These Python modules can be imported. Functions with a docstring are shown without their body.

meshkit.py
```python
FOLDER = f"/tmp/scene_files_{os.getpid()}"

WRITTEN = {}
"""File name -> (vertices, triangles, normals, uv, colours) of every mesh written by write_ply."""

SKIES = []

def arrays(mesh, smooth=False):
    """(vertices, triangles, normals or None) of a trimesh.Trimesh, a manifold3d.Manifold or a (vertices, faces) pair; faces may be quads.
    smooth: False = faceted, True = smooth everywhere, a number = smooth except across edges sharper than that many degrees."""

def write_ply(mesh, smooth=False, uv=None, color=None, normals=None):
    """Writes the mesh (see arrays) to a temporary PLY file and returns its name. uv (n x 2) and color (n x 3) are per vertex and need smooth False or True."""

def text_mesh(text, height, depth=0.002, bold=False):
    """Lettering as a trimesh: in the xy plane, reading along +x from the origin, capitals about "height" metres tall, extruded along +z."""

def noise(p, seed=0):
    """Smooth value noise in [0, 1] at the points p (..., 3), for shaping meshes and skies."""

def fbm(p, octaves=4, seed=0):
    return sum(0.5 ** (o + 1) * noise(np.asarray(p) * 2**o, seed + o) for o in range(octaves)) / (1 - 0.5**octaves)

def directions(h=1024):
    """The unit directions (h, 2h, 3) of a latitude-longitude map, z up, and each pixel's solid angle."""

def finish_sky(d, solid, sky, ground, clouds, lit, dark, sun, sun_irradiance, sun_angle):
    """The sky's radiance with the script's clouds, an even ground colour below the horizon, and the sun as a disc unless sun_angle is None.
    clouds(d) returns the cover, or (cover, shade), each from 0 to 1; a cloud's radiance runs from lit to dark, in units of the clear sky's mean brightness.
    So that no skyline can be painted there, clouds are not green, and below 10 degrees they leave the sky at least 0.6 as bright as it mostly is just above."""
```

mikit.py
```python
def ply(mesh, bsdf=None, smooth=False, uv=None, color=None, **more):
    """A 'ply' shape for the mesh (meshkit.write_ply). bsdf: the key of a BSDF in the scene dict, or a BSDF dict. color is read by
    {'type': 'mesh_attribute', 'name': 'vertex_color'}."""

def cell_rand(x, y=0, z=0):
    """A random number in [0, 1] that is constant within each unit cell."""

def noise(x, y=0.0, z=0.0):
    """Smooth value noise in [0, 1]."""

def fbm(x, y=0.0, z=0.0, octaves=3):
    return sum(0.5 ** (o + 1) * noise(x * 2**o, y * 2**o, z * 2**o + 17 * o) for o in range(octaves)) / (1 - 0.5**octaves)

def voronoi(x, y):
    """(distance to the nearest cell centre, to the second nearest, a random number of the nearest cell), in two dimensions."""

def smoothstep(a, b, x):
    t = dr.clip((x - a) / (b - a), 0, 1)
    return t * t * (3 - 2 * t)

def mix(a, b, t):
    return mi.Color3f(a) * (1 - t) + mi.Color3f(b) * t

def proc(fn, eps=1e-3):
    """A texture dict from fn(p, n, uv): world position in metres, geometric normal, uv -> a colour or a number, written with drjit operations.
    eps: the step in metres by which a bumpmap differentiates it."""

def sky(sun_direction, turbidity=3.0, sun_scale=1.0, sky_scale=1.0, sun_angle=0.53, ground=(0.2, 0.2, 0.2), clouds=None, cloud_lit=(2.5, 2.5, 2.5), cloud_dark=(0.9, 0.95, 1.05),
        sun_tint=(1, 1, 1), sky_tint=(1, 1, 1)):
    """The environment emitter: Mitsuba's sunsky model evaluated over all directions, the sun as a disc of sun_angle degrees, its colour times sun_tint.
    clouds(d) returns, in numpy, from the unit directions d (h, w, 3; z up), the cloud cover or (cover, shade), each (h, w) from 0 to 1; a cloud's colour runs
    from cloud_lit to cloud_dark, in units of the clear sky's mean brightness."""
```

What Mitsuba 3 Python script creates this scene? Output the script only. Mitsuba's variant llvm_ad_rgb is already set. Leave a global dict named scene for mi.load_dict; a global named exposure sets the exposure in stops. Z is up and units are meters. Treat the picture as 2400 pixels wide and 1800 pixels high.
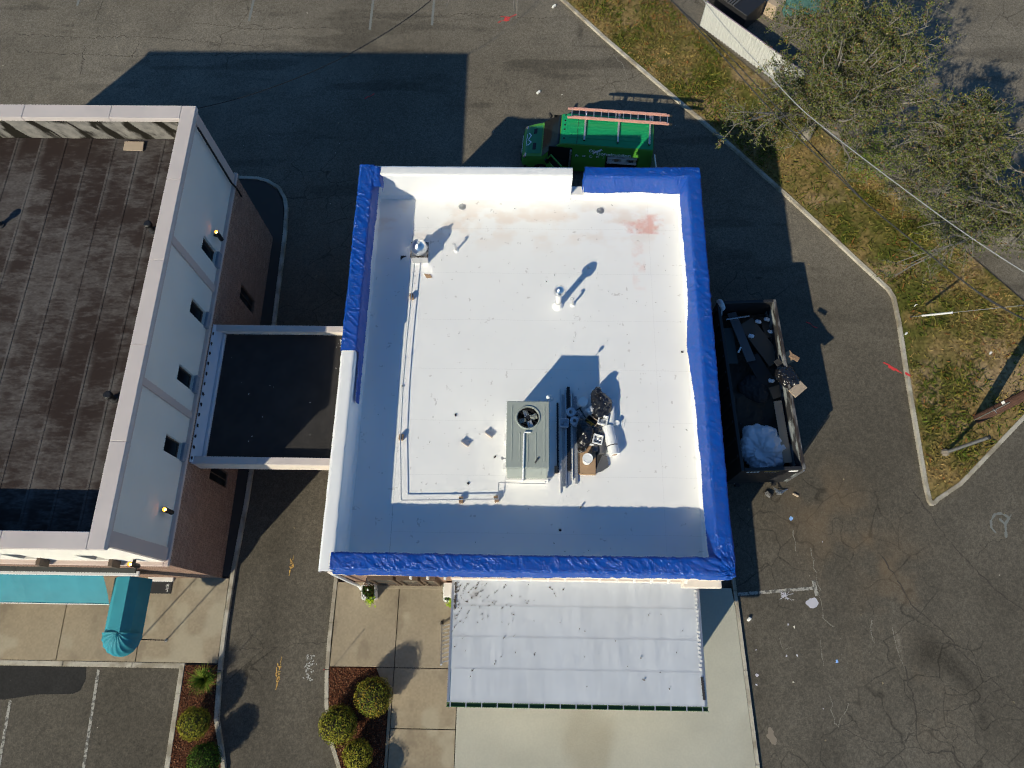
import math, random
import numpy as np, trimesh, manifold3d as m3, mitsuba as mi, mikit, meshkit, drjit as dr
from shapely.geometry import LineString, Polygon, Point, box as sbox
from shapely import affinity
from shapely.ops import unary_union
from mikit import noise, fbm, voronoi, smoothstep, mix, cell_rand
T = mi.ScalarTransform4f
R = np.random.default_rng(7)
scene, labels = {}, {}

# ---------------------------------------------------------------- camera, light, exposure
PITCH, YAW, ROLL, H = .354385, .036634, -.021855, 26.5
def _cam():
    f = np.array([0, math.sin(PITCH), -math.cos(PITCH)]); r = np.array([1., 0, 0]); u = np.cross(r, f)
    c, s = math.cos(ROLL), math.sin(ROLL); r, u = c*r + s*u, -s*r + c*u
    cy, sy = math.cos(YAW), math.sin(YAW); Z = np.array([[cy, -sy, 0], [sy, cy, 0], [0, 0, 1]])
    return Z @ f, Z @ u
_f, _u = _cam()
scene['camera'] = {'type': 'perspective', 'fov': math.degrees(2*math.atan(1200/1699.32)), 'fov_axis': 'x', 'near_clip': .1, 'far_clip': 2000.,
                   'to_world': T().look_at(origin=[0, 0, H], target=[float(x) for x in np.array([0, 0, H]) + _f], up=[float(x) for x in _u])}
scene['sky'] = mikit.sky((-.99, -1.28, 1.), turbidity=2.6, sky_scale=.68, sky_tint=(.62, .97, 1.26), sun_tint=(.87, 1., 1.15))
exposure = 1.9

# ---------------------------------------------------------------- helpers
used = set()
def numbered(key):
    if key not in used: used.add(key); return key
    n = 1
    while f'{key}_{n:03d}' in used: n += 1
    used.add(f'{key}_{n:03d}'); return f'{key}_{n:03d}'
def tag(key, label=None, cat=None, group=None, kind=None):
    d = {k: v for k, v in (('label', label), ('category', cat), ('group', group), ('kind', kind)) if v}
    if d: labels[key] = d
def thing(name, label, cat, group=None):
    k = numbered(name); tag(k, label, cat, group); return k
def part(parent, name, mesh, bsdf, smooth=False, color=None, label=None, kind=None):
    k = numbered(f'{parent}__{name}'); scene[k] = mikit.ply(mesh, bsdf, smooth=smooth, color=color)
    tag(k, label, None, None, kind); return k
def single(name, mesh, bsdf, label=None, cat=None, group=None, kind=None, smooth=False, color=None):
    k = numbered(name); scene[k] = mikit.ply(mesh, bsdf, smooth=smooth, color=color); tag(k, label, cat, group, kind); return k
def again(parent, name, key, M):
    k = numbered(f'{parent}__{name}'); scene[k] = {**scene[key], 'to_world': M}; return k
def cat_(ms): return trimesh.util.concatenate([m for m in ms if m is not None and len(m.faces)])
def bx(x0, x1, y0, y1, z0, z1, c=0.):
    if x0 > x1: x0, x1 = x1, x0
    if y0 > y1: y0, y1 = y1, y0
    if c <= 0: return trimesh.creation.box(bounds=[[x0, y0, z0], [x1, y1, z1]])
    P = []
    for i in (0, 1):
        for j in (0, 1):
            for k in (0, 1):
                q = np.array([(x0, x1)[i], (y0, y1)[j], (z0, z1)[k]]); s = np.array([(1, -1)[i], (1, -1)[j], (1, -1)[k]])*c
                for a in range(3):
                    w = q + s; w[a] = q[a]; P.append(w)
    return trimesh.convex.convex_hull(np.array(P))
def rotm(ax, deg): return trimesh.transformations.rotation_matrix(math.radians(deg), ax)
def place(m, at=(0, 0, 0), rz=0, rx=0, ry=0):
    m = m.copy(); m.apply_transform(rotm([1, 0, 0], rx)); m.apply_transform(rotm([0, 1, 0], ry)); m.apply_transform(rotm([0, 0, 1], rz)); m.apply_translation(at); return m
def ob(size, at, rz=0, rx=0, ry=0, c=0.):
    a, b, h = size; return place(bx(-a/2, a/2, -b/2, b/2, -h/2, h/2, c), at, rz, rx, ry)
def tube(P, r, n=6, cap=True):
    P = np.asarray(P, float); r = np.broadcast_to(np.asarray(r, float), (len(P),))
    t = np.gradient(P, axis=0); t /= np.linalg.norm(t, axis=1, keepdims=True) + 1e-12
    a = np.cross(t, np.where(np.abs(t[:, 2:]) < .9, [0, 0, 1.], [1., 0, 0])); a /= np.linalg.norm(a, axis=1, keepdims=True) + 1e-12
    b = np.cross(t, a); g = np.arange(n)*2*np.pi/n
    v = P[:, None] + r[:, None, None]*(np.cos(g)[None, :, None]*a[:, None] + np.sin(g)[None, :, None]*b[:, None])
    i, j = np.meshgrid(np.arange(len(P)-1), np.arange(n), indexing='ij')
    q = np.stack([i*n+j, i*n+(j+1) % n, (i+1)*n+(j+1) % n, (i+1)*n+j], -1).reshape(-1, 4)
    f = np.vstack([q[:, [0, 2, 1]], q[:, [0, 3, 2]]]); v = v.reshape(-1, 3)
    if cap:
        k = len(v); v = np.vstack([v, P[0], P[-1]]); j = np.arange(n); e = (len(P)-1)*n
        f = np.vstack([f, np.stack([j, (j+1) % n, j*0+k], 1), np.stack([e+(j+1) % n, e+j, j*0+k+1], 1)])
    return trimesh.Trimesh(v, f[:, ::-1], process=False)
def cyl(p0, p1, r0, r1=None, n=18): return tube([p0, p1], [r0, r0 if r1 is None else r1], n)
def lathe(prof, at=(0, 0, 0), n=28):
    m = trimesh.creation.revolve(np.array(prof, float), sections=n); m.apply_translation(at); return m
def prism(poly, z0, z1):
    poly = poly if hasattr(poly, 'geom_type') else Polygon(poly)
    if not poly.is_valid: poly = poly.buffer(0)
    ms = []
    for g in getattr(poly, 'geoms', [poly]):
        if g.area > 1e-7:
            m = trimesh.creation.extrude_polygon(g, z1-z0, engine='earcut'); m.apply_translation([0, 0, z0]); ms.append(m)
    return cat_(ms)
def line(P, w, z, h=.002, jitter=0, seed=0, cap=2):
    P = np.asarray(P, float)[:, :2]
    if jitter:
        rg = np.random.default_rng(seed); Q = [P[0]]
        for a, b in zip(P[:-1], P[1:]):
            n = max(2, int(np.linalg.norm(b-a)/.14)); nn = np.array([-(b-a)[1], (b-a)[0]])/np.linalg.norm(b-a)
            for k in range(1, n+1): Q.append(a+(b-a)*k/n + nn*rg.normal(0, jitter)*(k < n))
        P = np.array(Q)
        s = unary_union([LineString([P[k], P[k+1]]).buffer(w/2*rg.uniform(.35, 1.3), cap_style=1, quad_segs=1) for k in range(len(P)-1)])
    else: s = LineString(P).buffer(w/2, cap_style=cap, quad_segs=3)
    return prism(s, z, z+h)
def blot(x, y, r, z, seed, lob=.35, n=40, ax=1., h=.002):
    rg = np.random.default_rng(seed); t = np.arange(n)*2*np.pi/n; q = np.ones(n)
    for k in range(2, 7): q += lob/k*np.cos(k*t+rg.uniform(0, 7))*rg.uniform(.4, 1.2)
    return prism(Polygon(np.stack([x+r*ax*q*np.cos(t), y+r*q*np.sin(t)], 1)), z, z+h)
def quads(C, N, U, w, h):
    """diamond-ish leaf cards: centre C, normal N, long axis U"""
    U = U - (U*N).sum(1, keepdims=True)*N; U /= np.linalg.norm(U, axis=1, keepdims=True)+1e-9; V = np.cross(N, U)
    w, h = np.broadcast_to(w, len(C))[:, None], np.broadcast_to(h, len(C))[:, None]
    v = np.stack([C-U*h*.5, C+V*w*.5-U*h*.06, C+U*h*.5, C-V*w*.5-U*h*.06], 1).reshape(-1, 3)
    i = np.arange(len(C))*4
    return trimesh.Trimesh(v, np.vstack([np.stack([i, i+1, i+2], 1), np.stack([i, i+2, i+3], 1)]), process=False)
def unit(n, rg): v = rg.normal(size=(n, 3)); return v/np.linalg.norm(v, axis=1, keepdims=True)
def hull(pts, r, refine=None):
    """rounded hull of spheres"""
    S = [m3.Manifold.sphere(float(rr), 16).translate([float(c) for c in q]) for q, rr in zip(pts, np.broadcast_to(r, len(pts)))]
    m = m3.Manifold.batch_hull(S)
    if refine: m = m.refine_to_length(refine)
    k = m.to_mesh(); return trimesh.Trimesh(k.vert_properties[:, :3], k.tri_verts)
def crumple(m, amp, f, seed=0, ridged=True):
    m = m.copy(); n = np.array(m.vertex_normals); q = meshkit.fbm(np.array(m.vertices)*f, 4, seed)
    q = (1-np.abs(2*q-1)*2.2) if ridged else (q-.5)*2
    m.vertices = np.array(m.vertices) + n*(amp*q)[:, None]; return m
def sub(m, q): return m3.Manifold(m3.Mesh(np.array(m.vertices, np.float32), np.array(m.faces, np.uint32))) - m3.Manifold(m3.Mesh(np.array(q.vertices, np.float32), np.array(q.faces, np.uint32)))
def tri(m): k = m.to_mesh(); return trimesh.Trimesh(k.vert_properties[:, :3], k.tri_verts)

# ---------------------------------------------------------------- materials
def mat(k, col, rough=.6, metal=0., spec=.5, two=True, **kw):
    b = {'type': 'principled', 'base_color': col if isinstance(col, dict) else {'type': 'rgb', 'value': list(col)}, 'roughness': rough, 'metallic': metal, 'specular': spec, **kw}
    scene[k] = {'type': 'twosided', 'bsdf': b} if two else b
def dif(k, col): scene[k] = {'type': 'twosided', 'bsdf': {'type': 'diffuse', 'reflectance': col if isinstance(col, dict) else {'type': 'rgb', 'value': list(col)}}}
def bump(k, inner, fn, eps=2e-3, scale=1.): scene[k] = {'type': 'twosided', 'bsdf': {'type': 'bumpmap', 'arbitrary': mikit.proc(fn, eps), 'scale': scale, 'bsdf': inner}}
VC = {'type': 'mesh_attribute', 'name': 'vertex_color'}
dif('leafy', VC); 
mat('painted', VC, .5)
def f_asphalt(p, n, uv):
    x, y = p.x, p.y
    big = fbm(x*.16+3, y*.16, 1., 3); mid = fbm(x*.9, y*.9, 4., 3); fine = noise(x*13, y*13); grit = noise(x*33, y*33, 3)
    north = smoothstep(9., 21., y + .15*x); lot = smoothstep(13.5, 15.5, x)*smoothstep(17., 22., y + .8*(x-13.))
    west = smoothstep(-11.2, -11.9, x)*smoothstep(0, -.5, y)
    b = .086 + .043*north + .010*lot - .012*west*(1-north)
    b = b*(.74 + .5*big)*(.84 + .32*mid)*(.84 + .32*fine)*(.74+.52*grit)
    warp = fbm(x*1.3, y*1.3, 9., 2)
    e1, e2, _ = voronoi(x*.75 + warp*.9, y*.75 + warp*.7)
    web = smoothstep(.045, .0, e2-e1)*smoothstep(.56, .68, fbm(x*.22+7, y*.22+2, 0., 2))
    streak = smoothstep(.60, .75, fbm(x*.25, y*1.4, 6., 3))*north
    b = b*(1-.45*web)*(1-.28*streak)
    sm = dr.exp(-(((x-14.9)-(y+.4)*-.75)**2*5. + (y+.2)**2*.9)) + dr.exp(-((x-15.45)**2*40+(y+1.85)**2*14)) + dr.exp(-((x-2.6)**2*45+(y-27.6)**2*4)) + .7*dr.exp(-((x-13.9)**2*5+(y-.1)**2*3)) + .6*dr.exp(-((x-10.3)**2*2+(y+3.)**2*2)) + .5*dr.exp(-((x+8.6)**2*3.+(y-1.2)**2*.02))
    b = b*(1-.42*dr.clip(sm*(.5+mid), 0, 1))
    wear = dr.exp(-((x-13.05)**2*160.+(y-.7)**2*1.3))*smoothstep(.45, .6, fbm(x*7, y*3, 4., 2)); b = b*(1+.7*wear)
    c = mix((1.20, 1.05, .82), (1.13, 1.02, .84), big)*b
    grain = smoothstep(.955, .985, noise(x*31+5, y*31, 8))*.07
    sand = smoothstep(.42, .62, fbm(x*.5+1, y*.5, 2., 4))*dr.exp(-(((x-11.5)*.62+(y-4.6)*.25)**2 + ((y-4.3)*.42)**2))
    sand2 = smoothstep(.45, .62, fbm(x*.8, y*.8, 5., 3))*dr.exp(-((x-13.2)**2*.7 + (y-1.2)**2*.12))
    return mix(c, (.21, .145, .085), dr.clip(sand*.48+sand2*.30, 0, .45)) + mi.Color3f(grain)
mat('asphalt', mikit.proc(f_asphalt), .92, spec=.2)
mat('patch_asphalt', mikit.proc(lambda p, n, uv: mi.Color3f(.018*(.7+.6*noise(p.x*26, p.y*26))*(.8+.4*fbm(p.x*2, p.y*2)))*mi.Color3f(1, .97, .97)), .8, spec=.3)
def f_conc(p, n, uv):
    x, y = p.x, p.y
    b = (.80+.4*fbm(x*.7, y*.7, p.z, 4))*(.90+.2*noise(x*17, y*17, p.z*17))
    c = mix((.35, .285, .195), (.30, .26, .20), fbm(x*.35+4, y*.35, 2., 2))*b
    pale = smoothstep(.62, .78, fbm(x*.9+9, y*.9+2, 3., 3)); dark = smoothstep(.6, .8, fbm(x*1.7, y*1.2+6, 1., 3))
    return mix(mix(c, (.45, .41, .31), pale*.5), (.19, .155, .115), dark*.38)
dif('concrete', mikit.proc(f_conc))
def f_conc2(p, n, uv):
    x, y = p.x, p.y
    b = (.88+.24*fbm(x*.5, y*.9, 0., 4))*(.96+.08*noise(x*30, y*30)); st = smoothstep(.55, .8, fbm(x*.45+1, y*.3-x*.25, 4., 3))
    return mix((.44, .43, .36), (.34, .31, .235), st*.65)*b
dif('new_concrete', mikit.proc(f_conc2))
def f_grass(p, n, uv):
    x, y = p.x, p.y
    a = fbm(x*.35, y*.35, 0., 3); b = fbm(x*1.4+5, y*1.4, 2., 3); c = noise(x*13, y*13)
    g = mix((.23, .165, .07), (.09, .095, .024), smoothstep(.38, .66, .55*a+.45*b)); bare = smoothstep(.55, .72, fbm(x*.6+8, y*.6+3, 7., 3))
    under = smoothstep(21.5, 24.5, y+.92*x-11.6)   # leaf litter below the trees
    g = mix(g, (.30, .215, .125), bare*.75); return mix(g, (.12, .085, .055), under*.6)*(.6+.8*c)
dif('grass_soil', mikit.proc(f_grass))
dif('mulch', mikit.proc(lambda p, n, uv: mix((.13, .055, .032), (.05, .024, .017), fbm(p.x*22, p.y*22, p.z*9, 2))*(.7+.6*noise(p.x*9, p.y*9))))
def f_memb(p, n, uv):
    x, y = p.x, p.y
    fl = smoothstep(3.8, 3.73, p.z)
    d = fbm(x*1.1, y*1.1, p.z, 4); b = .80*(.955+.06*d)
    warm = dr.exp(-((y-14.7)**2*1.3))*smoothstep(.4, .72, fbm(x*1.6+2, y*2.2, 1., 4))*smoothstep(6.2, 4, x)*fl
    scuff = smoothstep(.35, .7, fbm(x*2.6, y*3.4, 5., 4))
    red = (smoothstep(3.1, 3.5, x)*smoothstep(5.15, 5.08, x)*smoothstep(14.25, 14.32, y)*smoothstep(15.2, 15.0, y)*smoothstep(2.9, 4.3, x) + smoothstep(3.85, 3.95, x)*smoothstep(4.4, 4.3, x)*smoothstep(11.4, 13., y)*smoothstep(14.4, 14.3, y)*.45)*scuff*fl
    lap = (smoothstep(.014, .004, dr.abs(x+4.0)) + .35*smoothstep(.012, .003, dr.abs(dr.abs(y-5.3-1.83*dr.floor((y-5.3)/1.83+.5)+.012*noise(x*1.5))))*smoothstep(-4., -3.9, x) + .3*smoothstep(.012, .003, dr.abs(x-4.55)))*fl
    speck = smoothstep(.86, .93, noise(x*6+3, y*6))*smoothstep(.55, .75, noise(x*21, y*21))*fl
    c = mi.Color3f(b, b*1.0, b*.985)
    c = mix(c, (.66, .50, .38), warm*.42); c = mix(c, (.70, .36, .29), dr.clip(red, 0, 1)*.75)
    c = mix(c, (.30, .31, .32), dr.clip(lap, 0, 1)*.45); return mix(c, (.25, .22, .2), speck*.35)
scene['membrane'] = {'type': 'twosided', 'bsdf': {'type': 'principled', 'base_color': mikit.proc(f_memb), 'roughness': .5, 'specular': .35}}
def w_tarp(p, n, uv):
    w = fbm(p.x*5, p.y*5, p.z*5, 2)*1.2
    a = 1-dr.abs(2*noise(p.x*13+w*3, p.y*13+w*3, p.z*15)-1); b = 1-dr.abs(2*noise(p.x*34+w*4, p.y*27, p.z*31)-1)
    return .024*a*a*a*a + .007*b*b*b
TARP = {'type': 'principled', 'base_color': {'type': 'rgb', 'value': [.002, .062, .36]}, 'roughness': .27, 'specular': .7, 'sheen': .9, 'sheen_tint': 0.}
bump('tarp', TARP, w_tarp, 3e-3)
mat('stucco', mikit.proc(lambda p, n, uv: mi.Color3f(.66, .625, .56)*(.93+.10*fbm(p.x*1.2, p.y*1.2, p.z*.7, 3)+.05*noise(p.x*30, p.y*30, p.z*30))), .85, spec=.2)
dif('pilaster', (.56, .45, .40)); dif('coping', mikit.proc(lambda p, n, uv: mi.Color3f(.57, .51, .485)*(.92+.14*fbm(p.x*.8, p.y*.8, p.z, 3))))
def f_brick(p, n, uv):
    u = p.x + p.y; row = dr.floor(p.z/.095); s = u/.24 + .5*(row - 2*dr.floor(row/2)); fx, fz = s-dr.floor(s), p.z/.095-row
    m = dr.maximum(smoothstep(.10, .04, dr.minimum(fx, 1-fx)*2.4), smoothstep(.24, .12, dr.minimum(fz, 1-fz)*1.3))
    c = mix((.40, .27, .205), (.30, .185, .145), cell_rand(dr.floor(s), row, 3))*(.85+.3*noise(p.x*9, p.y*9, p.z*9))
    return mix(c, (.115, .085, .07), m*.85)
dif('brick', mikit.proc(f_brick))
def f_deck(p, n, uv):
    x, y = p.x, p.y; t = (x+11.9)/.815; k = dr.floor(t); fx = t-k
    big = fbm(x*.55, y*.45, 1., 3); a = fbm(x*1.9+k*.37, y*3.4, k*.2, 4); b = fbm(x*5., y*17., 3., 3); c = noise(x*15, y*31)
    g = smoothstep(.42, .72, .45*a+.35*big+.28*b)*(.45+.75*c); band = smoothstep(.34, .06, fx)*smoothstep(.30, .58, fbm(x*1.2, y*.8, k+3, 3))*(.6+.5*c); edge = smoothstep(.05, .0, dr.minimum(fx, 1-fx))
    return mix(mix((.031, .022, .020), (.052, .042, .039), big), (.118, .110, .106), dr.clip(g*.75 + band*.55 + edge*.2*a, 0, .85))
dif('bitumen', mikit.proc(f_deck))
def f_stain(p, n, uv):
    s = (p.x + (p.z-6.9)*.55)/1.02; k = dr.floor(s); fx = s-k
    a = fbm(p.x*2.3+p.z, p.z*1.4, k, 4)
    return mix(mi.Color3f(.235, .22, .20)*(.7+.6*fbm(p.x*7, p.z*9, 2., 3)), (.022, .02, .016), dr.clip(smoothstep(.36, .56, a + .30*smoothstep(.45, .95, fx)+.22*smoothstep(.12, 0, fx)-.12), 0, 1))
dif('stained', mikit.proc(f_stain))
def f_silver(p, n, uv):
    x, y = p.x, p.y; a = fbm(x*.8, y*.8, 0., 4); rip = fbm(x*5, y*.7, 3., 2)
    dirt = smoothstep(.55, .8, fbm(x*3, y*3, 1., 4))*dr.exp(-((x+2.)**2*.9+(y-1.9)**2*.9))
    return mix(mi.Color3f(.47, .50, .545)*(.86+.2*a+.10*rip), (.2, .17, .15), dirt*.7)
def w_silver(p, n, uv): return .012*fbm(p.x*4.4, p.y*.55, dr.floor(p.y/.92), 2) + .006*noise(p.x*1.2, p.y*2.)
bump('silver', {'type': 'principled', 'base_color': mikit.proc(f_silver), 'roughness': .55, 'specular': .5}, w_silver, 6e-3)
mat('white_metal', (.72, .71, .68), .45); mat('cream', (.68, .60, .52), .6); mat('white_plastic', (.78, .79, .78), .35); mat('hvac', (.31, .34, .305), .5)
mat('galv', (.62, .63, .64), .35, .85); mat('chrome', (.75, .76, .78), .22, 1.); mat('steel', (.40, .41, .42), .4, .8); mat('black', (.012, .012, .013), .5); mat('bag', (.010, .010, .012), .22, spec=.7)
mat('rubber', (.02, .02, .02), .8); mat('dark_glass', (.006, .008, .010), .10, spec=.28); mat('shop_glass', (.05, .055, .05), .08, spec=.9); mat('frame', (.10, .07, .05), .5)
mat('black_roof', mikit.proc(lambda p, n, uv: mi.Color3f(.020, .018, .018)*(.7+.6*fbm(p.x*3, p.y*3, 0., 3))), .8)
mat('emerald', (.008, .30, .105), .35, clearcoat=.6, clearcoat_gloss=.85); mat('lime', (.07, .27, .03), .35, clearcoat=.6, clearcoat_gloss=.85)
dif('twig_dark', (.035, .032, .018)); mat('twig_pale', (.19, .175, .15), .8); mat('wire_pale', (.26, .27, .27), .5); mat('steel_dark', (.13, .13, .13), .5, .3); mat('violet_trim', (.16, .12, .17), .6); mat('hood_green', (.03, .22, .085), .35, clearcoat=.6, clearcoat_gloss=.85); mat('logo_grey', (.78, .82, .84), .4); mat('fiberglass', (.52, .27, .23), .5); mat('aluminium', (.66, .67, .68), .35, .7); mat('wood', mikit.proc(lambda p, n, uv: mix((.33, .215, .13), (.22, .135, .08), fbm(p.x*6+p.y*3, p.y*20, p.z*6, 3))), .7)
mat('pole_wood', mikit.proc(lambda p, n, uv: mix((.105, .048, .032), (.045, .024, .018), fbm(p.x*30, p.y*30, p.z*1.2, 3))), .8); mat('card', (.36, .235, .14), .8); mat('old_board', (.10, .085, .07), .85)
mat('teal', mikit.proc(lambda p, n, uv: mi.Color3f(.018, .215, .275)*(.82+.3*fbm(p.x*2.2, p.y*2.2, p.z*2, 4))), .7, sheen=.4)
mat('fence_white', (.50, .51, .49), .6); mat('pale_blue', (.25,.45,.8), .7); mat('yellow_paint', (.62, .36, .09), .7); mat('white_paint', mikit.proc(lambda p, n, uv: mix((.34, .325, .29), (.11, .105, .095), smoothstep(.42, .62, fbm(p.x*14, p.y*14, 1., 3)))), .8)
mat('red_paint', (.62, .05, .05), .7); mat('grey_paint', (.17, .18, .17), .8); mat('crack', (.058, .05, .041), .95); mat('pale_crack', (.24, .225, .19), .95); mat('speck_paint', (.40, .40, .38), .8); mat('white_spot', (.50, .49, .54), .8); mat('soil_blot', (.22, .185, .145), .9); mat('oil', (.030, .028, .024), .8)
mat('bag_white', (.74, .79, .86), .5); mat('bin_black', (.018, .018, .020), .5); mat('worn_steel', mikit.proc(lambda p, n, uv: mix((.26, .29, .30), (.035, .035, .037), smoothstep(.42, .58, fbm(p.x*3, p.y*1.6, p.z*2.2, 4)))), .5); mat('rusty', mikit.proc(lambda p, n, uv: mix((.16, .16, .16), (.030, .024, .022), smoothstep(.35, .55, fbm(p.x*9, p.y*2.5, p.z*9, 3)))), .6)
mat('paper', (.72, .72, .70), .7); mat('bark', (.235, .215, .185), .9); mat('tan_board', (.42, .33, .24), .8); mat('teal_metal', (.07, .17, .16), .6); mat('brass', (.55, .30, .08), .35, .6); mat('mat_grey', (.10, .10, .105), .6); mat('slate_blue', (.22, .24, .28), .6); mat('slate_light', (.48, .52, .58), .5); mat('slate_dark', (.05, .055, .05), .6); mat('wire', (.012, .012, .012), .6); mat('wire_grey', (.32, .32, .32), .5)
mat('tool_orange', (.75, .36, .04), .5); mat('foil', (.7, .7, .72), .25, .7); mat('dirt_bits', (.055, .045, .035), .9); mat('red_tape', (.45, .06, .05), .6); mat('green_trim', (.06, .13, .05), .6); mat('mat_dark', (.028, .028, .03), .9); mat('gravel_dark', (.05, .045, .04), .9)
dif('kerb', mikit.proc(lambda p, n, uv: mix((.46, .43, .36), (.30, .265, .205), smoothstep(.4, .75, fbm(p.x*2.2, p.y*2.2, 1., 4)))*(.9+.2*noise(p.x*25, p.y*25))))
from shapely.ops import substring

# ---------------------------------------------------------------- ground
single('parking_lot', bx(-260, 260, -260, 260, -.3, 0), 'asphalt', 'worn grey asphalt of the parking lot and drive around both buildings', kind='structure')
def cracks(paths, w, m='crack', j=.03, name='crack', s0=0, z=.004):
    for i, P in enumerate(paths): part('parking_lot', name, line(P, w, z+.0006*(i % 4), .0015, j, s0+i), m)
cracks([[(14.4, 5.9), (15., 4.81), (15.54, 3.88), (16.09, 3.08), (16.84, 2.24), (17.57, 1.63), (19, .3)], [(12.85, 3.56), (13.32, 2.71), (13.69, 1.78), (14.52, 1.03), (15.11, .29), (15.7, -.39), (16.22, -.86), (16.83, -1.61), (18, -2.8)],
        [(13.14, -.24), (13.22, -.96), (13.25, -1.67), (13.15, -2.5), (13.29, -2.87), (14.2, -2.81), (14.56, -3.29), (14.9, -4)]], .040, j=.035)
cracks([[(10.53, -2.18), (11.2, -2.4), (11.88, -2.57), (12.54, -2.56), (13.09, -2.28)], [(13.3, -1.67), (14.23, -1.58), (15.3, -1.35), (16.86, -1.47)], [(14.9, -.1), (15.3, -.9), (15.2, -1.35), (15.9, -1.9), (16.6, -2.6)], [(14.5, -.9), (15.1, -1.2)],
        [(15.6, -1.36), (15.9, -1.0), (16.3, -.88)], [(13.25, -2.), (13.9, -2.2), (14.3, -2.75)], [(14.3, -1.6), (14.5, -2.2), (14.2, -2.8)], [(-9.9, -.13), (-9.3, -.07), (-8.43, .02), (-7.56, .16), (-6.61, .22)], [(16.2, 3.4), (16.9, 4.0), (17.5, 4.1)], [(13.6, .4), (14.1, .55), (14.9, .5)],
        [(-20.9, 26.6), (-20.7, 24.9)], [(-20.6, 29.4), (-20.75, 28.2)], [(-18.35, 26.9), (-18.45, 25.9)], [(-24.4, 27.3), (-21, 27.1), (-18.4, 27.2), (-15.4, 26.9), (-12., 26.6)], [(-24, 26.2), (-19, 26.0), (-14, 26.2), (-8, 26.1)], [(-8, 28.4), (-3, 28.7), (1.2, 28.5)], [(-16, 28.1), (-13, 27.7), (-9.5, 27.8)]], .022, j=.05, s0=20)
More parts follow.
